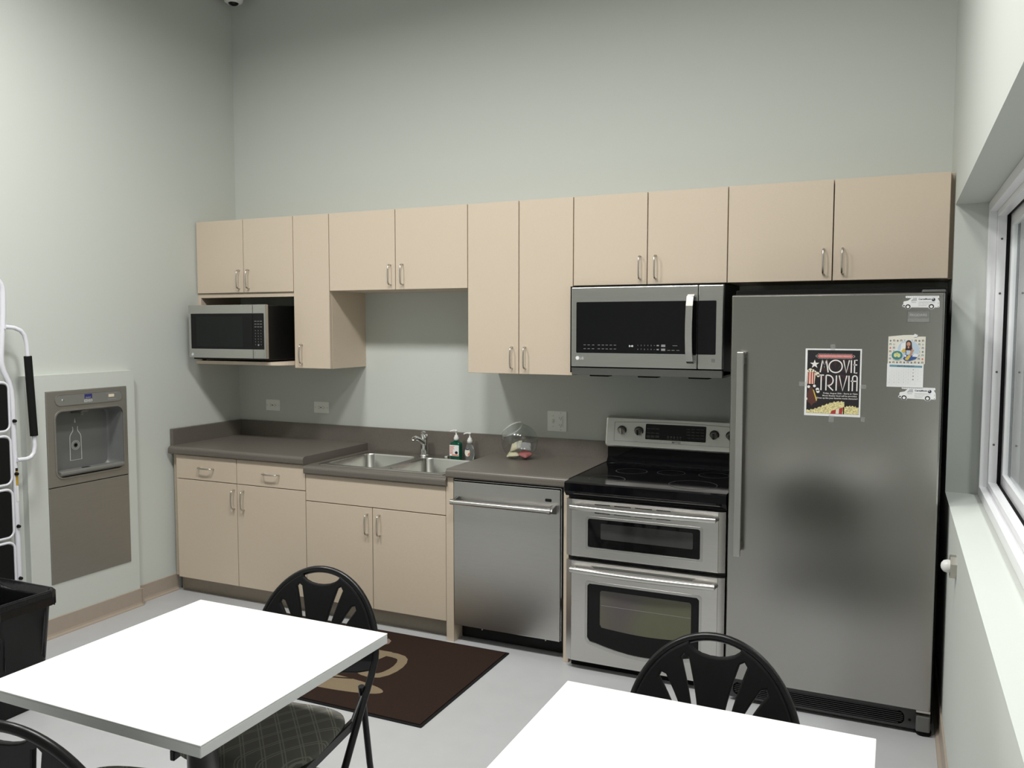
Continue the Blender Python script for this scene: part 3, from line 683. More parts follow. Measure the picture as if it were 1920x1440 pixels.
for x in (2.70, 2.95, 3.20): mb('black_matte').box(x-0.05, x+0.05, OY+0.05, OY+0.12, 1.394, 1.404, 0.003, 1).build('underside_vent', ot)

# ================================================================== DISHWASHER
DX0, DX1, DY = 2.0040, 2.5925, -0.640
dw = thing('dishwasher', 'stainless steel dishwasher with a bar handle', 'dishwasher', ((DX0+DX1)/2, -0.33, 0))
mb('black_plastic').box(DX0+0.002, B6_+0.005, DY+0.075, -0.03, 0.10, 0.862).build('body', dw)
b = mb('black_plastic').box(DX1+0.001, B6_+0.006, DY+0.012, DY+0.09, 0.09, 0.864).box(DX0-0.002, DX1+0.001, DY+0.012, DY+0.09, 0.853, 0.864); b.build('trim', dw)
mb('chrome').box(DX1+0.003, DX1+0.005, DY+0.009, DY+0.03, 0.10, 0.858).box(DX0, DX1+0.005, DY+0.009, DY+0.03, 0.8555, 0.858).build('trim_line', dw)
d = mb('steel').box(DX0, DX1, DY, DY+0.07, 0.0965, 0.851, 0.003, 2).build('door', dw)
h = mb('steel_range').tube([(2.016, DY-0.052, 0.7535), (2.560, DY-0.052, 0.7535)], 0.0125, 16)
for x in (2.016, 2.548): h.tube([(x, DY-0.052, 0.7535), (x+0.015, DY-0.052, 0.7535)], 0.0150, 16)
h.build('handle', d)
for x0, x1 in ((2.020, 2.036), (2.556, 2.572)):
    mb('steel_dark').prism([(DY, 0.775), (DY-0.050, 0.764), (DY-0.058, 0.7535), (DY-0.050, 0.742), (DY, 0.730)], 'yz', x0, x1).build('handle_bracket', d)
mb('black_gloss').prism(rrect(2.514, 2.548, 0.789, 0.804, 0.005, 3), 'xz', DY-0.001, DY+0.001).build('badge', d)
mb('black_plastic').box(DX0, B6_+0.006, DY+0.095, DY+0.11, 0.006, 0.096).build('kick_plate', dw)
for x in (2.12, 2.48): mb('nickel').lathe([(0.0, 0.001), (0.004, 0.0)], (x, DY+0.0945, 0.055), 8, 'y').build('screw', dw)

# ================================================================== RANGE
RX0, RX1, RY = 2.6445, 3.3960, -0.700
rg = thing('range', 'stainless double-oven electric range with black glass cooktop', 'range', ((RX0+RX1)/2, -0.35, 0))
mb('charcoal').box(RX0+0.004, RX1-0.004, RY+0.045, -0.02, 0.025, 0.862).build('body', rg)
ck = mb('ceramic_glass').prism([(-0.095, 0.868), (-0.095, 0.905), (-0.105, 0.911), (RY-0.002, 0.911), (RY-0.012, 0.905), (RY-0.013, 0.868), (RY+0.010, 0.842), (RY+0.05, 0.842), (RY+0.05, 0.868)], 'yz', RX0-0.003, RX1+0.002)
ck = ck.build('cooktop', rg)
for cx, cy, r in ((2.805, -0.565, 0.088), (2.85, -0.305, 0.080), (3.045, -0.27, 0.070), (3.215, -0.545, 0.112), (3.255, -0.255, 0.075)):
    mb('burner_print').plate([ell(cx, cy, r, n=40), ell(cx, cy, r-0.003, n=40)], 'xy', 0.9114, 0.0004).build('burner_ring', ck)
mb('ceramic_glass').box(RX0+0.018, RX1-0.018, RY+0.02, -0.12, 0.9111, 0.9118).build('glass_inset', ck) if False else None
# backguard
bgp = [(-0.006, 0.915), (-0.006, 1.166), (-0.040, 1.170), (-0.062, 1.162), (-0.088, 1.010), (-0.090, 1.000), (-0.080, 0.994), (-0.066, 0.990), (-0.066, 0.930), (-0.095, 0.9115), (-0.006, 0.9115)]
mb('black_gloss').box(RX0+0.003, RX1-0.003, -0.072, -0.006, 0.9115, 1.004).m('black_gloss').prism([(-0.0719, 0.9115), (-0.0719, 0.945), (-0.094, 0.922), (-0.0945, 0.9115)], 'yz', RX0+0.004, RX1-0.004).build('riser', rg)
def bgmap(a, c, d):   # guard face coordinates: a = x, c = height along the sloped face, d = out of the face
    z0, z1, y0, y1 = 1.000, 1.165, -0.105, -0.075
    k = (c-z0)/(z1-z0); n = Vector((0, -(z1-z0), y0-y1)).normalized()
    return (a, y0+(y1-y0)*k+n.y*d, c+n.z*d)
o = []
for (x, z) in rrect(RX0-0.004, RX1+0.003, 1.000, 1.165, 0.020, 5):
    k = (x-(RX0+RX1)/2)/((RX1-RX0)/2)
    o.append((x, z))
bg = mb('steel_range').plate([o], 'xz', 0.0, 0.030, 0.010, fn=lambda a, c, d: bgmap(a, c, d-0.010)).box(RX0+0.02, RX1-0.02, -0.07, -0.006, 1.004, 1.150).build('backguard', rg)
pan = [(2.690, 1.034), (3.350, 1.034), (3.350, 1.134)]+[(3.35-0.66*i/12, 1.134+0.010*math.sin(PI*i/12)) for i in range(1, 12)]+[(2.690, 1.134)]
mb('ink_grey').plate([pan, [((x-3.02)*0.9955+3.02, (z-1.085)*0.97+1.085) for x, z in pan]], 'xz', 0, 0.001, fn=lambda a, c, d: bgmap(a, c, d+0.0055)).build('panel_edge', bg)
dsp = mb('black_gloss').plate([rrect(2.862, 3.180, 1.052, 1.132, 0.004, 2)], 'xz', 0, 0.002, fn=lambda a, c, d: bgmap(a, c, d+0.0060)).build('display', bg)
b = mb('print_dim')
def bgbox(x0, x1, z0, z1): b.raw([bgmap(x, z, 0.0074) for x, z in ((x0, z0), (x1, z0), (x1, z1), (x0, z1))], [(0, 1, 2, 3)])
for r in range(3):
    for c in range(3): bgbox(2.868+c*0.024, 2.888+c*0.024, 1.062+r*0.022, 1.066+r*0.022+(0.008 if r == 0 else 0))
b.build('key_print', dsp); b = mb('print_dim')
for r in range(4):
    for c in range(4): bgbox(3.080+c*0.024, 3.098+c*0.024, 1.068+r*0.015, 1.0715+r*0.015)
b.build('key_print', dsp); b = mb('print_dim')
for c in range(5):
    x = 2.984+c*0.0165; b.raw([bgmap(p, q, 0.0074) for p, q in ell(x, 1.070, 0.0055, n=12)], [tuple(range(12))])
    bgbox(x-0.006, x+0.006, 1.058, 1.0605)
b.build('key_print', dsp)
b = mb('ink_grey'); tv, tf = text_mesh('MAYTAG', 0.02); sc = 0.010/0.7; b.raw([bgmap(3.005+v[0]*sc*0.8, 1.038+v[1]*sc, 0.006) for v in tv], tf); b.build('brand_print', bg)
for kx in (2.733, 2.826, 3.223, 3.305):
    c = Vector(bgmap(kx, 1.093, 0.0055)); nrm = (Vector(bgmap(kx, 1.093, 1.0))-Vector(bgmap(kx, 1.093, 0.0))).normalized()
    kb = mb('charcoal').tube([tuple(c), tuple(c+nrm*0.004)], 0.0245, 22).m('nickel').tube([tuple(c+nrm*0.004), tuple(c+nrm*0.020), tuple(c+nrm*0.023)], [0.0195, 0.0180, 0.0165], 22)
    kb = kb.build('knob', bg)
    q = c+nrm*0.0235; upv = Vector((0, 0, 1)); rt = Vector((1, 0, 0)); u2 = nrm.cross(rt)
    g2 = MB().m('chrome')
    pts8 = [q+rt*sx_*0.0045+u2*sz_*0.0155+nrm*so for so in (0.0, 0.008) for sx_, sz_ in ((-1, -1), (1, -1), (1, 1), (-1, 1))]
    g2.raw([tuple(p) for p in pts8], [(0, 1, 2, 3), (7, 6, 5, 4), (0, 4, 5, 1), (1, 5, 6, 2), (2, 6, 7, 3), (3, 7, 4, 0)]); g2.build('knob_grip', kb)
    p2 = mb('ink_grey'); 
    for a in range(0, 300, 30):
        an = math.radians(a-60); p = (kx+0.030*math.cos(an), 1.093+0.030*math.sin(an))
        p2.raw([bgmap(p[0]+du, p[1]+dv, 0.0062) for du, dv in ((-.001, -.001), (.001, -.001), (.001, .001), (-.001, .001))], [(0, 1, 2, 3)])
    p2.build('knob_dial_print', bg)
def oven_door(z0, z1, wz0, wz1, iz0, iz1, hz, name, slots, curved):
    d = MB().m('steel_range')
    n = 6
    outer = [(RX0, z0), (RX1, z0), (RX1, z1), (RX0, z1)]
    wx0, wx1 = 2.757, 3.285
    if curved:
        low = [(wx0+0.014+(wx1-wx0-0.028)*i/14, wz0-0.038*math.sin(PI*i/14)) for i in range(15)]
        hole = [(wx0, wz0+0.02)]+low+[(wx1, wz0+0.02), (wx1, wz1-0.01), (wx1-0.01, wz1), (wx0+0.01, wz1), (wx0, wz1-0.01)]
    else:
        hole = rrect(wx0, wx1, wz0, wz1, 0.010, 4)
    # main face with side wings that fall back a little
    d.plate([[(RX0+0.028, z0), (RX1-0.030, z0), (RX1-0.030, z1), (RX0+0.028, z1)], hole], 'xz', RY+0.018, 0.036, 0.003)
    d.prism([(RX0+0.028, RY+0.0015), (RX0+0.001, RY+0.012), (RX0+0.001, RY+0.040), (RX0+0.028, RY+0.036)], 'xy', z0+0.001, z1-0.001)
    d.prism([(RX1-0.030, RY+0.0015), (RX1-0.001, RY+0.012), (RX1-0.001, RY+0.040), (RX1-0.030, RY+0.036)], 'xy', z0+0.001, z1-0.001)
    o = d.build(name, rg)
    cxm, czm = (wx0+wx1)/2, (wz0+wz1)/2
    big = [((x-cxm)*1.045+cxm, (z-czm)*(1.16 if not curved else 1.09)+czm) for x, z in hole]
    lab(mb('steel').plate([big, hole], 'xz', RY+0.0005, 0.004, 0.0015).build('window_bezel', o), 'pressed steel surround of the oven window')
    hw = mb('glass_oven').plate([[((x-cxm)*0.9995+cxm, (z-czm)*0.9995+czm) for x, z in hole]], 'xz', RY+0.010, 0.008).build('window', o)
    if curved:
        inn = [(2.818, iz0+0.02)]+[(2.826+(3.243-2.826)*i/12, iz0+0.006-0.012*math.sin(PI*i/12)) for i in range(13)]+[(3.249, iz0+0.02), (3.249, iz1-0.008), (3.241, iz1), (2.826, iz1), (2.818, iz1-0.008)]
    else: inn = rrect(2.818, 3.252, iz0, iz1, 0.006, 3)
    iw = mb('glass_oven_inner' if curved else 'glass_oven_grey').plate([inn], 'xz', RY+0.0055, 0.0008).build('inner_pane', hw)
    if curved: mb('print_grey').box(2.822, 3.246, RY+0.0045, RY+0.0050, (iz0+iz1)/2+0.020, (iz0+iz1)/2+0.0215).build('rack_line', hw)
    hb = mb('steel_range'); hx0, hx1 = 2.682, 3.358; pts = []
    for i in range(15):
        k = i/14; pts.append((hx0+(hx1-hx0)*k, RY-0.034-0.018*math.sin(PI*k), hz))
    hb.tube(pts, 0.0135, 16); hb.tube([(hx0+0.002, RY+0.005, hz), (hx0+0.010, RY-0.034, hz)], 0.0125, 12).tube([(hx1-0.002, RY+0.005, hz), (hx1-0.010, RY-0.034, hz)], 0.0125, 12)
    hb.build('handle', o)
    if slots:
        for x0, x1 in ((2.79, 2.865), (2.885, 2.965), (2.985, 3.065), (3.085, 3.150)):
            for z in (hz+0.012, hz-0.028): mb('black_matte').box(x0, x1, RY-0.0008, RY+0.002, z, z+0.004).build('vent_slot', o)
    else:
        mb('steel_dark').prism([(2.77, hz+0.020), (3.27, hz+0.020), (3.25, hz+0.008), (2.79, hz+0.008)], 'xz', RY-0.0006, RY+0.001).build('handle_recess', o)
    return o
lab(oven_door(0.554, 0.8285, 0.604, 0.742, 0.647, 0.722, 0.797, 'oven_door', True, False), 'shallow upper oven door')
lab(oven_door(0.045, 0.533, 0.150, 0.430, 0.218, 0.402, 0.497, 'oven_door', False, True), 'tall lower oven door with curved window')
mb('black_matte').box(RX0+0.01, RX1-0.01, RY+0.06, RY+0.075, 0.0, 0.044).build('kick_plate', rg)

# ================================================================== REFRIGERATOR
GX0, GX1, GY = 3.4150, 4.2200, -0.7576
fr = thing('refrigerator', 'tall single-door stainless steel refrigerator beside the window wall', 'refrigerator', ((GX0+GX1)/2, -0.4, 0))
mb('black_plastic').box(GX0+0.003, GX1+0.010, GY+0.082, -0.04, 0.03, 1.800, 0.004, 1).build('body', fr)
d = mb('steel_fridge').box(GX0, GX1, GY, GY+0.075, 0.112, 1.7765, 0.006, 3).build('door', fr)
mb('black_matte').box(GX0+0.004, GX1-0.004, GY+0.075, GY+0.083, 0.115, 1.773).build('door_gasket', fr)
h = mb('steel').box(3.4515, 3.4785, GY-0.068, GY-0.050, 0.673, 1.539, 0.003, 2); h.build('handle', d)
for z in (0.70, 1.50): mb('steel_dark').box(3.457, 3.473, GY-0.051, GY, z-0.016, z+0.016, 0.002, 1).build('handle_post', d)
mb('grey_plastic').box(4.140, 4.222, GY+0.002, GY+0.10, 1.7770, 1.788, 0.004, 2).build('hinge_cover', fr)
gr = thing('x', 'x', 'x') if False else None
g = mb('charcoal').plate([rrect(GX0+0.01, 4.172, 0.018, 0.106, 0.008, 3), rrect(GX0+0.03, 4.128, 0.028, 0.086, 0.024, 5)], 'xz', GY+0.045, 0.02, 0.002).build('grille', fr)
mb('black_matte').box(GX0+0.02, 4.14, GY+0.06, GY+0.07, 0.02, 0.10).build('grille_back', g)
for k in range(7):
    z = 0.0335+k*0.0082; ins = 0.004+0.018*abs((k-3)/3.0)**3
    mb('charcoal').box(GX0+0.03+ins, 4.128-ins, GY+0.037, GY+0.052, z-0.0018, z+0.0018).build('slat', g)
mb('black_matte').prism(ell(4.148, 0.054, 0.006, n=12), 'xz', GY+0.0345, GY+0.036).build('screw', g)
lab(mb('grey_plastic').box(4.170, 4.222, GY+0.012, GY+0.09, 0.020, 0.088, 0.006, 2).build('foot_cover', fr), 'pale grey plastic corner foot cover')
mb('nickel').box(4.170, 4.221, GY+0.016, GY+0.06, 0.0985, 0.1085).build('hinge', fr)
mb('black_matte').lathe([(0.0, 0.0), (0.028, 0.0), (0.030, 0.012), (0.024, 0.022), (0.0, 0.022)], (4.200, GY+0.05, 0.0), 16).build('foot', fr)
mb('black_matte').lathe([(0.0, 0.0), (0.028, 0.0), (0.030, 0.012), (0.024, 0.030), (0.0, 0.030)], (3.46, GY+0.12, 0.0), 16).build('foot', fr)
# nameplate behind a clear holder
GF = GY
np_ = mb('steel_dark').box(4.0935, 4.1655, GF-0.0012, GF, 1.677, 1.702).build('nameplate', d)
mb('print_white').text('FRIGIDAIRE', 'xz', 4.1295, 1.6855, GF-0.0018, 0.0095, 'c', width=0.060).build('brand_letters', np_)
mb('clear_plastic').plate([rrect(4.0895, 4.1695, 1.6605, 1.7065, 0.002, 1), rrect(4.0915, 4.1675, 1.6625, 1.7045, 0.002, 1)], 'xz', GF-0.003, 0.005).m('clear_tape').box(4.0915, 4.1675, GF-0.0030, GF-0.0022, 1.6625, 1.7045).build('label_holder', d)

# ================================================================== ON THE FRIDGE: POSTER, CALENDAR, VAN MAGNETS
def pz(k): return GF-0.0006-0.0003*k
PX0, PX1, PZ0, PZ1 = 3.7165, 3.9305, 1.2800, 1.5550
po = thing('poster', 'dark movie trivia poster taped to the refrigerator door', 'poster', ((PX0+PX1)/2, GF, PZ0))
mb('paper').box(PX0, PX1, pz(0), GF-0.0002, PZ0, PZ1).build('paper_sheet', po)
b = mb('ink_black').box(PX0+0.008, PX1-0.006, pz(1), pz(0), PZ0+0.010, PZ1-0.006)
cxp, czp = 3.832, 1.462
b.m('ink_maroon')
for k in range(9):      # sunburst rays
    a = math.radians(10+k*40); w_ = math.radians(9)
    q = [(cxp+0.012*math.cos(a), czp+0.012*math.sin(a)), (cxp+0.062*math.cos(a-w_), czp+0.062*math.sin(a-w_)), (cxp+0.062*math.cos(a+w_), czp+0.062*math.sin(a+w_))]
    b.prism(q, 'xz', pz(1), pz(1)-0.0001)
b.m('ink_pinkred').prism([(3.768, 1.531), (3.763, 1.5245), (3.768, 1.518), (3.894, 1.518), (3.899, 1.5245), (3.894, 1.531)], 'xz', pz(2), pz(1))
b.m('ink_white')
for k in range(24):
    for z in (1.5335, 1.5155): b.prism(ell(3.767+k*0.0055, z, 0.0013, n=6), 'xz', pz(2), pz(1))
for x, z in ((3.762, 1.529), (3.758, 1.526), (3.758, 1.523), (3.762, 1.520), (3.900, 1.529), (3.904, 1.526), (3.904, 1.523), (3.900, 1.520)): b.prism(ell(x, z, 0.0013, n=6), 'xz', pz(2), pz(1))
b.m('ink_pink').text('THE CREATIVE DEVELOPMENT PRESENTS', 'xz', 3.831, 1.5212, pz(3), 0.0068, 'c', width=0.118)
b.build('header_print', po)
b = mb('ink_white')
# star
cx, cz = 3.7530, 1.4910
b.prism([(cx+(0.0185 if i % 2 == 0 else 0.0072)*math.cos(PI/2+i*PI/5), cz+(0.0185 if i % 2 == 0 else 0.0072)*math.sin(PI/2+i*PI/5)) for i in range(10)], 'xz', pz(3), pz(2))
# art-deco lettering drawn as strokes
W_ = 0.0048
def stroke(pts, closed=False): b.ribbon(pts, W_, 'xz', pz(3), pz(2), closed)
z0, z1 = 1.4585, 1.5095
stroke([(3.775, z0), (3.7835, z1), (3.7905, 1.4780), (3.7975, z1), (3.8055, z0)])
stroke(ell(3.8335, 1.4835, 0.0250, 0.0250, 28), True)
stroke([(3.8630, z1), (3.8740, z0), (3.8850, z1)])
stroke([(3.8925, z0), (3.8925, z1)])
stroke([(3.9150, z1), (3.9045, z1), (3.9045, z0), (3.9150, z0)]); stroke([(3.9000, 1.4910), (3.9140, 1.4910)])
z0, z1 = 1.3850, 1.4470
stroke([(3.7690, z1), (3.7900, z1)]); stroke([(3.7795, z1), (3.7795, z0)])
stroke([(3.7985, z0), (3.7985, z1)]); stroke([(3.7985, z1)]+[(3.8060+0.0195*math.sin(a), 1.4260+0.021*math.cos(a)) for a in [PI*i/10 for i in range(11)]]+[(3.8040, 1.405)]); stroke([(3.8060, 1.405), (3.8260, z0)])
stroke([(3.8375, z0), (3.8375, z1)])
stroke([(3.8480, z1), (3.8620, z0), (3.8770, z1)])
stroke([(3.8850, z0), (3.8850, z1)])
stroke([(3.8985, z0), (3.8985, 1.4380)]+[(3.9070-0.0085*math.cos(a), 1.4380+0.0090*math.sin(a)) for a in [PI*i/8 for i in range(9)]]+[(3.9155, z0)]); stroke([(3.8920, 1.4250), (3.9155, 1.4250)])
b.text('Friday, August 25th - Starts at 12pm', 'xz', 3.919, 1.3710, pz(3), 0.0058, 'r', width=0.130, bold=0.015)
b.text('Movie theater food will be provided.', 'xz', 3.917, 1.3610, pz(3), 0.0058, 'r', width=0.131, bold=0.015)
b.text('Dress up like your favorite movie character!', 'xz', 3.919, 1.3510, pz(3), 0.0058, 'r', width=0.155, bold=0.015)
b.build('title_print', po)
b = mb('ink_popcorn')
bump_ = lambda x0, x1, zb, zt, n: [(x0, zb)]+[(x0+(x1-x0)*i/n, zt(i/n)+0.003*math.sin(i*2.4)) for i in range(n+1)]+[(x1, zb)]
b.prism(bump_(3.725, 3.870, PZ0+0.0105, lambda k: 1.302+0.034*math.sin(min(1, k*1.05)*PI*0.55)**2+0.006*k, 26), 'xz', pz(3), pz(1))
b.prism(bump_(3.866, 3.924, PZ0+0.0105, lambda k: 1.318+0.006*math.sin(k*PI), 14), 'xz', pz(3), pz(1))
b.m('ink_red').prism([(3.818, PZ0+0.0105), (3.822, 1.302), (3.866, 1.318), (3.862, PZ0+0.0105)], 'xz', pz(4), pz(3))
b.m('ink_cream').prism([(3.838, PZ0+0.0105), (3.839, 1.3085), (3.851, 1.3130), (3.850, PZ0+0.0105)], 'xz', pz(5), pz(4))
# striped popcorn box and brown candy bar at the left edge
b.m('ink_cream').prism([(3.727, 1.410), (3.754, 1.410), (3.758, 1.458), (3.725, 1.458)], 'xz', pz(3), pz(1))
b.m('ink_red')
for x in (3.731, 3.741, 3.750): b.prism([(x-0.0022, 1.410), (x+0.0022, 1.410), (x+0.0026, 1.458), (x-0.0026, 1.458)], 'xz', pz(4), pz(3))
b.m('ink_cream')
for x, z, r in ((3.728, 1.462, 0.006), (3.737, 1.466, 0.008), (3.747, 1.463, 0.007), (3.755, 1.460, 0.005), (3.764, 1.452, 0.008), (3.768, 1.444, 0.006)): b.prism(ell(x, z, r, n=9), 'xz', pz(3), pz(1))
b.m('ink_white')
for x, z, r in ((3.754, 1.402, 0.006), (3.732, 1.398, 0.006), (3.766, 1.388, 0.007), (3.768, 1.380, 0.007), (3.728, 1.348, 0.005)): b.prism(ell(x, z, r, n=8), 'xz', pz(2), pz(1))
b.m('ink_brown').prism([(3.727, 1.372), (3.737, 1.398), (3.748, 1.396), (3.757, 1.352), (3.766, 1.336), (3.752, 1.330), (3.744, 1.318), (3.738, 1.330), (3.728, 1.336)], 'xz', pz(3), pz(1))
b.m('ink_yellow').prism([(3.748, 1.388), (3.753, 1.384), (3.766, 1.344), (3.762, 1.340)], 'xz', pz(4), pz(1))
b.build('picture_print', po)
for x0, x1, z0, z1 in ((3.812, 3.830, 1.549, 1.573), (3.694, 3.722, 1.400, 1.418), (3.925, 3.950, 1.396, 1.412), (3.812, 3.832, 1.256, 1.286), (3.934, 3.948, 1.262, 1.282)):
    mb('clear_tape').box(x0, x1, pz(6), pz(5), z0, z1).build('tape', po)
# calendar
ca = thing('wall_calendar', 'small hanging picture calendar on the refrigerator door', 'calendar', (4.09, GF, 1.408))
CX0, CX1 = 4.0255, 4.1565; CZM = 1.4990
ck_ = mb('paper_cream').box(CX0, CX1+0.001, GF-0.0030, GF-0.0024, CZM, 1.606).prism([(CX0+0.002, 1.606), (CX1-0.030, 1.606), (CX1-0.028, 1.610), (CX1-0.050, 1.6125), (CX0+0.055, 1.6115)], 'xz', GF-0.0029, GF-0.0021).build('picture_page', ca)
mb('paper').box(CX0-0.0015, CX1-0.003, GF-0.0034, GF-0.0003, 1.4075, CZM).build('month_page', ca)
b = mb('paper').prism([(4.112, 1.609), (4.119, 1.617), (4.130, 1.612), (4.127, 1.604), (4.116, 1.604)], 'xz', GF-0.0052, GF-0.0020); b.build('hanging_clip', ca)
k0 = GF-0.0033; b = MB(); cols = ['ink_grey', 'ink_teal', 'ink_pinkred', 'ink_brown', 'ink_lightgrey', 'ink_blue']
for r in range(7):
    for c in range(10):
        if 2 <= c <= 7 and 1 <= r <= 5: continue
        x, z = CX0+0.008+c*0.0128, 1.504+r*0.0142; b.m(cols[(r*5+c*3) % 6])
        if (r+c) % 2: b.box(x-0.0032, x-0.0014, k0-0.0001, k0+0.0002, z-0.003, z+0.004).box(x+0.0014, x+0.0032, k0-0.0001, k0+0.0002, z-0.003, z+0.004).box(x-0.0032, x+0.0032, k0-0.0001, k0+0.0002, z+0.0025, z+0.004)
        else: b.prism(ell(x, z, 0.0034, 0.004, 8), 'xz', k0-0.0001, k0+0.0002)
q = lambda k: k0-0.0003*k
b.m('paper').prism(ell(4.098, 1.553, 0.041, 0.040, 28), 'xz', q(1), k0)
b.m('ink_lightblue').prism(ell(4.098, 1.553, 0.0395, 0.0385, 28), 'xz', q(1)-0.0001, q(1))
b.m('paper').prism([(4.070, 1.545), (4.090, 1.545), (4.088, 1.585), (4.072, 1.578)], 'xz', q(2), q(1))
b.m('ink_hair').prism([(4.088, 1.556), (4.0885, 1.583), (4.093, 1.590), (4.0985, 1.592), (4.104, 1.590), (4.109, 1.583), (4.112, 1.552), (4.1065, 1.546), (4.104, 1.560), (4.093, 1.562)], 'xz', q(3), q(1))
b.m('ink_skin').prism(ell(4.0982, 1.5765, 0.0068, 0.0088, 14), 'xz', q(4), q(3)); b.box(4.0955, 4.1010, q(4), q(2), 1.560, 1.570)
b.m('ink_maroon').prism([(4.086, 1.556), (4.0905, 1.564), (4.0985, 1.559), (4.107, 1.564), (4.113, 1.560), (4.110, 1.536), (4.090, 1.534)], 'xz', q(3)-0.0001, q(2))
b.m('ink_lightblue').prism([(4.091, 1.552), (4.106, 1.552), (4.107, 1.536), (4.091, 1.534)], 'xz', q(4), q(3))
b.m('ink_skin').prism([(4.111, 1.560), (4.117, 1.553), (4.108, 1.532), (4.101, 1.531)], 'xz', q(5), q(3)); b.prism([(4.087, 1.555), (4.091, 1.548), (4.082, 1.544)], 'xz', q(4), q(3))
b.m('ink_yellow').prism([(4.072, 1.548), (4.082, 1.560), (4.088, 1.554), (4.084, 1.542)], 'xz', q(5), q(3)); b.prism([(4.087, 1.520), (4.100, 1.534), (4.108, 1.530), (4.098, 1.514), (4.089, 1.514)], 'xz', q(6), q(4))
b.m('ink_blue').prism([(4.080, 1.518), (4.088, 1.536), (4.104, 1.532), (4.134, 1.532), (4.124, 1.518), (4.104, 1.511), (4.088, 1.511)], 'xz', q(4), q(2))
b.m('paper').prism([(4.112, 1.528), (4.120, 1.540), (4.134, 1.536), (4.132, 1.526)], 'xz', q(5), q(4)); b.prism(ell(4.088, 1.530, 0.004, n=8), 'xz', q(5), q(4))
b.m('paper').prism(ell(4.0585, 1.532, 0.0215, 0.0195, 24), 'xz', q(5), q(2)); b.m('ink_teal').prism(ell(4.0585, 1.532, 0.0200, 0.0180, 24), 'xz', q(6), q(5))
b.m('ink_paleyellow').prism(ell(4.0525, 1.533, 0.0062, 0.0085, 10), 'xz', q(7), q(6)); b.prism(ell(4.0645, 1.532, 0.0062, 0.0085, 10), 'xz', q(7), q(6)); b.prism(ell(4.0585, 1.540, 0.0045, 0.0035, 8), 'xz', q(7), q(6))
b.build('picture_print', ca)
k0 = GF-0.0034; b = mb('ink_headblue').prism([(4.0325, 1.4950), (4.1485, 1.4925), (4.1485, 1.4845), (4.0325, 1.4865)], 'xz', k0-0.0002, k0)
b.m('ink_black').text('2017 AUGUST', 'xz', 4.0905, 1.4870, k0-0.0004, 0.0062, 'c', width=0.062)
day = 1; col = 2; row = 0; b.m('ink_lightgrey')
while day <= 31:
    if col == 5 and row < 4: b.m('ink_black').text(str(day), 'xz', 4.0335+col*0.0168, 1.4745-row*0.0128, k0-0.0003, 0.0042, 'c', bold=0.02); b.m('ink_lightgrey')
    else: b.text(str(day), 'xz', 4.0335+col*0.0168, 1.4745-row*0.0128, k0-0.0003, 0.0036, 'c')
    day += 1; col += 1
    if col == 7: col = 0; row += 1
for r in range(6): b.box(4.029, 4.150, k0-0.0001, k0+0.0001, 1.4695-r*0.0128-0.0001, 1.4695-r*0.0128+0.0001)
for c in range(1, 7): b.box(4.025+c*0.0168-0.0001, 4.025+c*0.0168+0.0001, k0-0.0001, k0+0.0001, 1.414, 1.482)
b.build('month_print', ca)
# vans
def van(x0, z0, wd, name_txt, label, yb):
    s = wd/70.0
    P = lambda pts: [(x0+a*s, z0+c*s) for a, c in pts]      # 70 x 29 units, origin lower-left
    t = thing('van_magnet', label, 'magnet', (x0+wd/2, GF, z0), 'white van magnets')
    outl = [(1, 7), (1.5, 9.5), (3.2, 10), (3, 14), (4, 16.5), (12, 18), (18, 23), (7.5, 23.5), (6.5, 26), (8, 27.5), (68, 27), (69, 24.5), (68.5, 22.5), (66, 22), (69.5, 16), (70, 4.5), (68.5, 3.5), (61, 3.5), (59, 1.0), (55, -0.3), (51, 1.2), (49, 3.5), (18, 4), (16, 1.5), (12, 0), (8, 1.5), (6, 4.8), (2.5, 5)]
    mb('paper').prism(P(outl), 'xz', yb-0.0008, GF-0.0002).build('backing', t)
    b = mb('ink_black'); y1, y2 = yb-0.0011, yb-0.0008
    for wx in (11.8, 55): b.m('ink_black').prism(P(ell(wx, 5.5, 4.9, n=20)), 'xz', y1, y2); b.m('paper').prism(P(ell(wx, 5.2, 2.9, n=14)), 'xz', y1-0.0002, y1)
    b.m('ink_black').prism(P([(1.8, 6.3), (6, 6.8), (6, 9), (3, 8.6)]), 'xz', y1, y2)
    b.m('ink_lightgrey').prism(P([(18, 17), (21, 23), (28, 23.5), (28, 17)]), 'xz', y1, y2)
    b.m('ink_black').prism(P([(17.5, 16.8), (19, 19), (19.5, 16.8)]), 'xz', y1, y2)
    b.m('ink_grey').prism(P([(66.5, 4.5), (68.5, 4.7), (68.3, 6.2), (66.8, 6.0)]), 'xz', y1, y2); b.prism(P([(67, 10), (67.6, 10), (67.8, 14), (67.3, 14)]), 'xz', y1, y2)
    b.m('ink_lightgrey')
    for k in range(16): b.prism(P([(10+k*3.6, 24.6), (11+k*3.6, 24.6), (11+k*3.6, 26), (10+k*3.6, 26)]), 'xz', y1, y2)
    b.m('ink_navy').text('CertaMusic', 'xz', x0+31*s, z0+19.2*s, y1, 3.2*s, width=23.5*s, bold=0.03)
    b.prism(P(ell(58.5, 19.5, 3.4, n=18)), 'xz', y1, y2); b.m('ink_lightgrey').prism(P(ell(57.6, 20.9, 1.5, n=12)), 'xz', y1-0.0002, y1)
    b.m('ink_grey').box(x0+31*s, x0+61*s, y1, y2, z0+14.2*s, z0+14.7*s).box(x0+18*s, x0+27*s, y1, y2, z0+13.8*s, z0+14.4*s).box(x0+31*s, x0+46*s, y1, y2, z0+7.3*s, z0+7.8*s)
    b.m('ink_lightgrey').text('800-555-7672', 'xz', x0+31*s, z0+9.8*s, y1, 2.2*s, width=19*s)
    b.build('print', t)
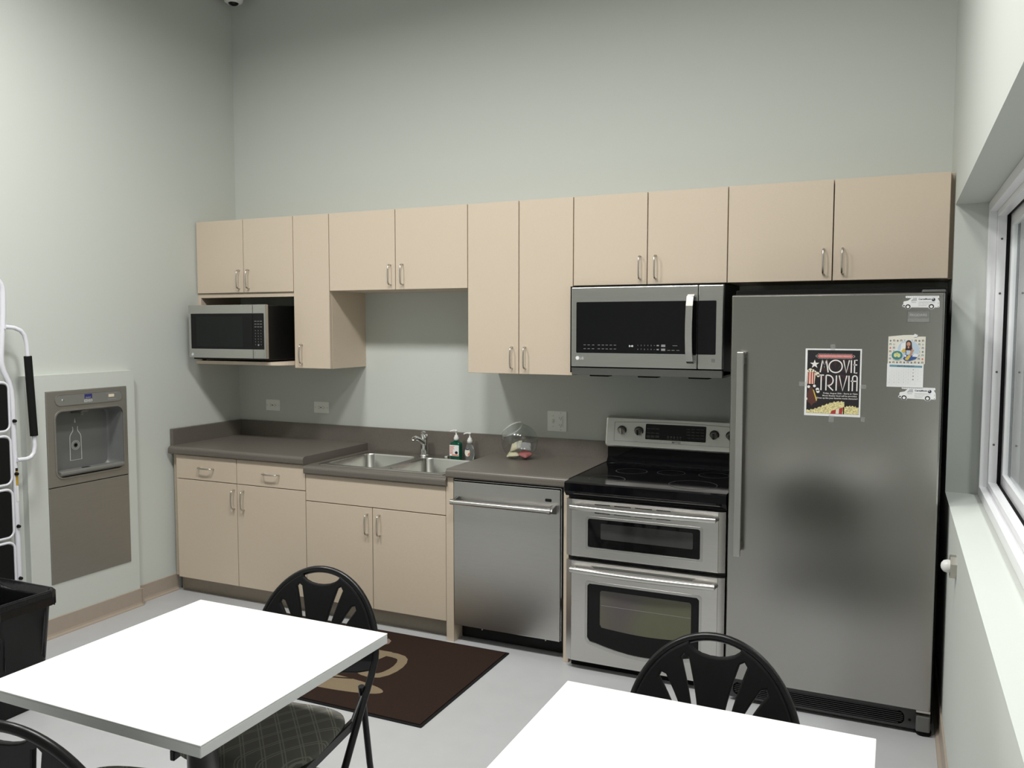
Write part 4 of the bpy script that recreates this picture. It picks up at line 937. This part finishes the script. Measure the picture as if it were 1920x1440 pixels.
van(4.0690, 1.7120, 0.1330, 'x', 'white van shaped magnet at the top corner of the refrigerator', GF-0.0004)
van(4.0655, 1.3550, 0.1345, 'x', 'white van shaped magnet just below the calendar', GF-0.0004)

# ================================================================== BOTTLE FILLING STATION (left wall)
FXW = 0.046
fo = thing('bottle_filling_station', 'grey bottle filling station set in the left wall panel', 'water fountain', (0.02, -1.21, 0.279))
Fy0, Fy1 = -1.461, -0.959
top = mb('fountain_steel').plate([[(Fy0, 0.794), (Fy1, 0.794), (Fy1, 1.301), (Fy0, 1.301)], rrect(-1.415, -0.985, 0.835, 1.195, 0.045, 6)], 'yz', 0.028, 0.040, 0.003).build('upper_panel', fo)
n = 28; vs = []; b = mb('fountain_alcove')
for ins, x in ((0.0, 0.046), (0.004, 0.036), (0.012, -0.050), (0.025, -0.062)):
    vs += [(x, a, c) for a, c in rrect(-1.415+ins, -0.985-ins, 0.835+ins, 1.195-ins, max(0.045-ins*0.6, 0.02), 6)]
b.raw(vs, [(i*n+j, i*n+(j+1) % n, (i+1)*n+(j+1) % n, (i+1)*n+j) for i in range(3) for j in range(n)], True); b.raw(vs[3*n:], [tuple(range(n))])
alc = b.build('alcove', fo)
mb('fountain_steel').plate([rrect(-1.421, -0.979, 0.829, 1.201, 0.050, 6), rrect(-1.411, -0.989, 0.839, 1.191, 0.042, 6)], 'yz', 0.049, 0.006, 0.002).build('alcove_rim', fo)
mb('fountain_plastic').prism(rrect(-1.410, -0.996, 1.224, 1.281, 0.028, 7), 'yz', 0.048, 0.0505).build('control_strip', fo)
cs = mb('fountain_steel').plate([rrect(-1.412, -0.994, 1.222, 1.283, 0.030, 7), rrect(-1.409, -0.997, 1.225, 1.280, 0.027, 7)], 'yz', 0.050, 0.004, 0.001).build('strip_rim', fo)
b = mb('elkay_blue').box(0.0505, 0.0512, -1.235, -1.188, 1.251, 1.275)
b.m('print_white').text('ELKAY', 'yz', -1.212, 1.2535, 0.0514, 0.006, 'c', width=0.032); b.text('EZH2O', 'yz', -1.212, 1.2325, 0.0508, 0.013, 'c', width=0.052, bold=0.03)
b.build('logo', fo)
b = mb('ink_cream').box(0.0505, 0.0525, -1.083, -1.047, 1.248, 1.264); b.m('print_grey').box(0.0505, 0.0512, -1.100, -1.028, 1.268, 1.271).box(0.0505, 0.0512, -1.090, -1.035, 1.234, 1.239); b.build('counter_display', fo)
mb('chrome').lathe([(0.0, 0.004), (0.005, 0.003), (0.007, 0.0)], (0.0505, -1.367, 1.253), 12, 'x').build('indicator', fo)
mb('fountain_plastic').prism([(-0.06, 1.186), (0.030, 1.186), (0.012, 1.172), (-0.06, 1.165)], 'xz', -1.235, -1.190).lathe([(0.0, -0.032), (0.009, -0.032), (0.011, 0.0), (0.0, 0.0)], (-0.008, -1.212, 1.186), 12).build('nozzle', fo)
xp = -0.0615
b = mb('print_white')
for sg in (-1, 1):
    pass
by, bz = -1.213, 0.905
prof = [(-0.014, 0.185), (-0.012, 0.172), (-0.014, 0.160), (-0.022, 0.148), (-0.028, 0.138), (-0.030, 0.125), (-0.031, 0.0)]
L_ = [(by+a*1.15, bz+c) for a, c in prof]; Rr_ = [(by-a*1.15, bz+c) for a, c in prof]
b.ribbon(L_+Rr_[::-1], 0.0045, 'yz', xp, xp+0.0006)
for r in (0.026, 0.019): b.plate([ell(by, bz+0.082, r, n=28), ell(by, bz+0.082, r-0.0025, n=28)], 'yz', xp+0.0004, 0.0008)
b.prism([(by-0.005, 1.112), (by, 1.138), (by+0.005, 1.112)], 'yz', xp, xp+0.0006)
for z in (1.02, 0.935):
    y = -1.372; b.ribbon([(y-0.012, z-0.020), (y+0.008, z-0.020), (y+0.008, z+0.022), (y, z+0.028), (y-0.001, z+0.036)], 0.003, 'yz', xp+0.012, xp+0.0126); b.prism([(y-0.012, z-0.006), (y+0.002, z-0.008), (y+0.002, z+0.008), (y-0.010, z+0.012)], 'yz', xp+0.012, xp+0.0126)
lab(b.build('bottle_icons', alc), 'white printed bottle outline and icons')
mb('black_gloss').prism(ell(by, bz+0.082, 0.009, n=16), 'yz', xp, xp+0.003).build('sensor', alc)
mb('fountain_plastic').prism([(-0.045, 0.846), (0.052, 0.846), (0.064, 0.856), (0.064, 0.866), (0.050, 0.872), (-0.045, 0.862)], 'xz', -1.400, -1.000).build('drip_tray', fo)
mb('black_matte').box(0.002, 0.024, -1.23, -1.19, 0.8665, 0.8705).build('drain_slot', fo)
lab(mb('fountain_steel').box(0.008, 0.047, Fy0, Fy1, 0.280, 0.790, 0.003, 2).build('access_panel', fo), 'plain grey lower access panel')

# ================================================================== STEP LADDER (folded, against the left wall)
ld = thing('step_ladder', 'white folding step ladder with black treads against the left wall', 'ladder', (0.12, -1.95, 0))
LX = 0.115; LY0, LY1 = -2.150, -1.722
b = mb('ladder_white')
def arc(c, r, a0, a1, n=8): return [(c[0]+r*math.cos(a0+(a1-a0)*i/n), c[1]+r*math.sin(a0+(a1-a0)*i/n)) for i in range(n+1)]
def rail(s):
    # s=+1 right rail, -1 left rail; y as offset from the ladder centre
    yc = (LY0+LY1)/2; hw = (LY1-LY0)/2
    pts = [(0.0, 1.885), (0.10, 1.885)]+[(0.145+0.075*math.sin(a), 1.81+0.075*math.cos(a)) for a in [PI/2*i/6 for i in range(7)]]
    pts += [(0.217, 1.70), (0.200, 1.52), (0.198, 1.47), (0.206, 1.43), (0.232, 1.37), (0.242, 1.33), (0.246, 1.28), (0.246, 0.60), (0.246, 0.03)]
    return [(LX, yc+s*y, z) for y, z in pts]
b.tube(rail(1), 0.0135, 12); b.build('rail', ld)
mb('ladder_white').tube(rail(-1), 0.0135, 12).build('rail', ld)
yc = (LY0+LY1)/2
for s in (1, -1):
    hp = [(0.212, 1.640), (0.255, 1.636), (0.290, 1.622), (0.308, 1.600), (0.318, 1.565), (0.322, 1.50), (0.340, 1.10), (0.342, 1.045), (0.336, 1.010), (0.318, 0.990), (0.295, 0.984), (0.246, 0.986)]
    hr = mb('ladder_white').tube([(LX+0.02, yc+s*y, z) for y, z in hp], 0.0105, 10).build('handrail', ld)
    mb('foam_black').tube([(LX+0.02, yc+s*(0.3225+0.0175*k), 1.495-0.40*k) for k in [i/4 for i in range(5)]], 0.0185, 14).build('foam_grip', hr)
for k in range(4):
    z1 = 1.372-k*0.262; z0 = z1-0.238
    st = mb('black_matte').prism(rrect(yc-0.205, yc+0.205, z0+0.008, z1-0.008, 0.025, 4), 'yz', LX+0.012, LX+0.026).build('tread', ld)
    mb('ladder_white').tube([(LX+0.022, a, c) for a, c in rrect(yc-0.214, yc+0.214, z0, z1, 0.034, 5)], 0.0065, 8, closed=True).build('tread_frame', st)
    for s in (1, -1): mb('black_matte').lathe([(0.0, 0.016), (0.007, 0.014), (0.009, 0.0)], (LX+0.012, yc+s*0.243, z0+0.045), 10, 'x').build('pivot_cap', st)
for s in (1, -1): mb('rubber_black').lathe([(0.0, 0.0), (0.019, 0.0), (0.018, 0.05), (0.0, 0.05)], (LX, yc+s*0.246, 0.0), 12).build('foot', ld)
mb('sticker_yellow').box(LX+0.0130, LX+0.0145, yc+0.240, yc+0.252, 0.86, 0.93).m('ink_black').box(LX+0.0130, LX+0.0146, yc+0.240, yc+0.252, 0.93, 0.945).m('paper').box(LX+0.0130, LX+0.0145, yc+0.240, yc+0.252, 0.78, 0.855).build('warning_label', ld)

# ================================================================== WASTE BIN
wb = thing('waste_bin', 'black plastic waste bin with a black liner by the ladder', 'bin', (0.56, -2.11, 0))
WC = (0.555, -2.112); n = 24
def bin_ring(hx, hy, r, z): return [(WC[0]+a, WC[1]+c, z) for a, c in rrect(-hx, hx, -hy, hy, r, 5)]
vs = bin_ring(0.165, 0.105, 0.03, 0.0)+bin_ring(0.203, 0.134, 0.035, 0.470)+bin_ring(0.212, 0.143, 0.035, 0.474)+bin_ring(0.216, 0.147, 0.036, 0.500)+bin_ring(0.205, 0.136, 0.034, 0.503)+bin_ring(0.200, 0.131, 0.034, 0.470)+bin_ring(0.160, 0.10, 0.03, 0.012)
b = mb('black_plastic'); b.raw(vs, [(i*n+j, i*n+(j+1) % n, (i+1)*n+(j+1) % n, (i+1)*n+j) for i in range(6) for j in range(n)], True); b.raw(vs[:n], [tuple(range(n))[::-1]]); b.raw(vs[6*n:], [tuple(range(n))])
b.build('bin', wb)
b = mb('bin_liner'); vs = []; N = 64
def ring_w(hx, hy, z, amp, ph):
    base = rrect(-hx, hx, -hy, hy, 0.036, 15); out = []
    for i, (a, c) in enumerate(base):
        w_ = amp*math.sin(i*1.9+ph)*math.sin(i*0.37+ph*2); l = math.hypot(a, c)
        out.append((WC[0]+a*(1+w_/l), WC[1]+c*(1+w_/l), z+amp*0.9*math.sin(i*0.9+ph)))
    return out
for hx, hy, z, amp, ph in ((0.2175, 0.1485, 0.440, 0.004, 0.3), (0.2185, 0.1495, 0.470, 0.003, 1.1), (0.2195, 0.1505, 0.498, 0.001, 0), (0.214, 0.145, 0.506, 0.001, 0.5), (0.203, 0.134, 0.505, 0.001, 0.7), (0.196, 0.127, 0.46, 0.010, 1.7), (0.188, 0.118, 0.36, 0.016, 2.2), (0.178, 0.110, 0.22, 0.014, 0.2)):
    vs += ring_w(hx, hy, z, amp, ph)
b.raw(vs, [(i*N+j, i*N+(j+1) % N, (i+1)*N+(j+1) % N, (i+1)*N+j) for i in range(7) for j in range(N)], True); b.raw(vs[7*N:], [tuple(range(N))])
b.build('liner', wb)

# ================================================================== FLOOR MAT WITH COFFEE CUP
RX_0, RX_1, RY_0, RY_1 = 0.84, 2.330, -1.520, -0.655
rgm = thing('floor_mat', 'dark brown floor mat with a tan coffee cup design', 'mat', (1.585, -1.09, 0))
mb('rubber_black').prism(rrect(RX_0, RX_1, RY_0, RY_1, 0.006, 2), 'xy', 0.0, 0.004).build('border', rgm)
mb('rug_brown').box(RX_0+0.014, RX_1-0.014, RY_0+0.014, RY_1-0.014, 0.004, 0.0085).build('pile', rgm)
b = mb('rug_tan'); zz0, zz1 = 0.0085, 0.0094
cupc = 1.60
b.prism([(cupc-0.20, -0.925), (cupc+0.195, -0.905)]+[(cupc+0.20-0.10*(i/8)**2-0.03*(i/8), -0.925-0.30*i/8) for i in range(1, 9)]+[(cupc-0.07-0.13*((8-i)/8)**0.6, -0.925-0.30*i/8) for i in range(8, 0, -1)], 'xy', zz0, zz1)
hp = [(1.740, -0.935), (1.860, -0.935), (1.905, -0.975), (1.925, -1.070), (1.905, -1.165), (1.850, -1.190), (1.730, -1.140)]
for _ in range(1):
    q2 = [hp[0]]
    for (ax_, ay_), (bx_, by_) in zip(hp, hp[1:]): q2 += [(ax_*0.75+bx_*0.25, ay_*0.75+by_*0.25), (ax_*0.25+bx_*0.75, ay_*0.25+by_*0.75)]
    hp = q2+[hp[-1]]
b.ribbon(hp, 0.050, 'xy', zz0, zz1+0.0002)
sa = [(cupc+0.41*math.cos(a), -1.318+0.075*math.sin(a)) for a in [2*PI*i/36 for i in range(36)]]
b.prism(sa, 'xy', zz0, zz1)
b.build('cup_design', rgm)
mb('rug_brown').ribbon([(cupc-0.20+0.40*i/12, -1.250-0.038*math.sin(PI*i/12)) for i in range(13)], 0.012, 'xy', zz1, zz1+0.0003).build('saucer_line', rgm)
mb('rug_pink').ribbon([(1.655, -0.86), (1.690, -0.845), (1.708, -0.815), (1.700, -0.785), (1.672, -0.765)], 0.020, 'xy', zz0, zz1).build('steam_design', rgm)

# ================================================================== TABLES
def table(x0, x1, y0, y1, label):
    cx, cy = (x0+x1)/2, (y0+y1)/2; t = thing('square_table', label, 'table', (cx, cy, 0), 'white square pedestal tables')
    mb('table_white').box(x0, x1, y0, y1, 0.7365, 0.7405, 0.001, 1).build('top_surface', t)
    mb('table_edge').box(x0, x1, y0, y1, 0.7105, 0.7365).build('top_edge', t) if False else mb('table_white').box(x0, x1, y0, y1, 0.7105, 0.7365, 0.002, 1).build('top_edge', t)
    b = mb('black_plastic').box(cx-0.17, cx+0.17, cy-0.02, cy+0.02, 0.690, 0.7105, 0.004, 1).box(cx-0.02, cx+0.02, cy-0.17, cy+0.17, 0.690, 0.7105, 0.004, 1); b.build('support_arms', t)
    mb('table_metal').tube([(cx, cy, 0.02), (cx, cy, 0.692)], 0.042, 24).build('column', t)
    b = mb('table_metal').lathe([(0.0, 0.0), (0.060, 0.0), (0.060, 0.026), (0.050, 0.036), (0.0, 0.036)], (cx, cy, 0.0), 24)
    for k in range(4):
        a = PI/4+k*PI/2; ux, uy = math.cos(a), math.sin(a)
        b.prism([(cx+ux*r-uy*w_, cy+uy*r+ux*w_) for r, w_ in ((0.03, 0.024), (0.30, 0.018), (0.30, -0.018), (0.03, -0.024))], 'xy', 0.002, 0.026)
    b.build('base', t)
table(1.986, 2.7165, -3.082, -2.350, 'white square table nearer the waste bin')
table(3.3165, 4.0410, -3.170, -2.437, 'white square table in front of the refrigerator')

# ================================================================== FOLDING CHAIRS
def make_chair():
    t = thing('folding_chair', 'x', 'chair', (0, 0, 0), 'black fan-back folding chairs')
    # local frame: faces -y, top of the hoop above the origin; y = -d
    def dz(z):          # forward lean of the main tube at height z
        if z >= 0.56: return 0.075*(0.835-z)/0.275
        return 0.075+(0.56-z)*0.76
    a_, b_, zc = 0.221, 0.262, 0.562
    side = []
    for i in range(41):
        an = PI*i/40; x, z = a_*math.cos(an), zc+b_*math.sin(an); side.append((x, -dz(z), z))
    right = [(a_*1.0-0.004*k, -dz(z), z) for k, z in enumerate((0.02, 0.12, 0.24, 0.36, 0.46, 0.52)[::-1])][::-1]
    left = [(-x, y, z) for x, y, z in right][::-1]
    mb('chair_metal').tube(right+side+left, 0.0115, 10).build('frame_tube', t)
    # fan panel with slots and hand-hold
    am, bm_ = a_-0.005, b_-0.003
    outl = []
    for i in range(-1, 34):
        an = PI*i/32; outl.append((am*math.cos(an), zc+bm_*math.sin(an)))
    # lower part
    outl += [(-0.175, 0.528), (-0.09, 0.522), (0.09, 0.522), (0.175, 0.528)]
    # hand-hold scoop: replace the crown points by a dip
    keep = [p for p in outl if not (p[1] > zc+0.15 and abs(p[0]) < 0.072)]
    out2 = []
    for p in outl:
        if p in keep: out2.append(p)
        elif not out2 or out2[-1] != 'dip': out2.append('dip')
    fin = []
    for p in out2:
        if p == 'dip': fin += [(0.070*math.cos(a), 0.812-0.033*math.sin(a)) for a in [PI*(i+0.3)/9.6 for i in range(10)]]
        else: fin.append(p)
    holes = []
    def slot(x0, z0, x1, z1, bow, w0, w1):
        L1, R1 = [], []; n = 8
        for i in range(n+1):
            k = i/n; x = x0+(x1-x0)*k+bow*math.sin(PI*k); z = z0+(z1-z0)*k
            ang = math.atan2(z1-z0, x1-x0); w_ = (w0+(w1-w0)*k)/2
            L1.append((x-math.sin(ang)*w_, z+math.cos(ang)*w_)); R1.append((x+math.sin(ang)*w_, z-math.cos(ang)*w_))
        tip = (x0-math.cos(ang)*w0*0.45, z0-math.sin(ang)*w0*0.45)
        holes.append(L1+R1[::-1]+[tip])
    for s in (1, -1):
        slot(s*0.076, 0.768, s*0.030, 0.565, -s*0.006, 0.019, 0.012)
        slot(s*0.132, 0.714, s*0.060, 0.560, -s*0.010, 0.019, 0.012)
    def pm(x, z, d): return (x, -dz(z)-0.008-d, z)
    mb('chair_plastic').plate([fin]+holes, 'xz', 0, 0.016, 0.005, fn=pm).build('back_panel', t)
    # rear legs, cross bars, links
    for s in (1, -1):
        mb('chair_metal').tube([(s*0.203, -0.140, 0.500), (s*0.203, -0.128, 0.45), (s*0.203, -0.085, 0.22), (s*0.205, -0.035, 0.015)], 0.0105, 10).build('rear_leg', t)
        mb('chair_metal').tube([(s*0.209, -0.150, 0.470), (s*0.209, -0.235, 0.405)], 0.007, 8).build('link_bar', t)
        mb('chair_metal').box(s*0.205-0.008, s*0.205+0.008, -0.530, -0.165, 0.392, 0.424, 0.003, 1).build('seat_rail', t)
        mb('rubber_black').tube([(s*0.2170, -dz(0.022), 0.024), (s*0.2170, -dz(0.0)+0.002, 0.002)], 0.0145, 10).build('foot_cap', t)
        mb('rubber_black').tube([(s*0.205, -0.036, 0.024), (s*0.205, -0.032, 0.002)], 0.0135, 10).build('foot_cap', t)
    mb('chair_metal').tube([(-0.203, -0.068, 0.155), (0.203, -0.068, 0.155)], 0.008, 8).build('rear_stretcher', t)
    mb('chair_metal').tube([(-0.217, -dz(0.16), 0.16), (0.217, -dz(0.16), 0.16)], 0.008, 8).build('front_stretcher', t)
    # upholstered seat: superellipse plan, domed top
    vs = []; fs = []; n = 36; rings = [(0.96, 0.404), (1.0, 0.412), (1.0, 0.428), (0.985, 0.437), (0.94, 0.444), (0.80, 0.450), (0.5, 0.454), (0.2, 0.455)]
    for k, z in rings:
        for j in range(n):
            an = 2*PI*j/n; c, s_ = math.cos(an), math.sin(an); e = 2/4.2
            x = 0.212*k*math.copysign(abs(c)**e, c); y = -0.366+0.184*k*math.copysign(abs(s_)**e, s_)
            x *= 1-0.03*((y+0.366)/0.184)
            vs.append((x, y, z))
    fs = [(i*n+j, i*n+(j+1) % n, (i+1)*n+(j+1) % n, (i+1)*n+j) for i in range(len(rings)-1) for j in range(n)]
    b = mb('seat_fabric'); b.raw(vs, fs, True); b.raw(vs[:n], [tuple(range(n))[::-1]]); b.raw(vs[-n:], [tuple(range(n))]); b.build('seat', t)
    return t
ch = make_chair(); ch['label'] = 'black folding chair tucked under the left white table, facing the camera'
ch.location = (2.316, -2.124, 0); ch.rotation_euler = (0, 0, 0.15)
c2 = copy_tree(ch); c2['label'] = 'black folding chair tucked under the right white table'; c2.location = (3.645, -2.195, 0); c2.rotation_euler = (0, 0, 0.0)
c3 = copy_tree(ch); c3['label'] = 'black folding chair seen from behind at the bottom left corner'; c3.location = (2.400, -3.318, 0); c3.rotation_euler = (0, 0, PI+0.24)
c4 = copy_tree(ch); c4['label'] = 'unseen black folding chair added by the right table to darken the refrigerator reflection'; c4.location = (3.680, -3.42, 0); c4.rotation_euler = (0, 0, PI-0.05)  # out-of-view chair added for its dark reflection in the refrigerator door

# ================================================================== WALL STOP ON THE RIGHT WALL
t = thing('door_stop', 'white and chrome wall door stop below the window sill', 'door stop', (XR, -1.20, 0.825))
mb('nickel').prism(ell(-1.20, 0.825, 0.040, 0.040, 8, PI/8, PI/8+2*PI), 'yz', XR, XR-0.020).build('plate', t)
mb('white_plastic').lathe([(0.022, -0.020), (0.0225, -0.028), (0.019, -0.039), (0.010, -0.046), (0.0, -0.048)], (XR, -1.20, 0.825), 20, 'x').build('bumper', t)

for o in ALL:
    if '_o' in o: del o['_o']
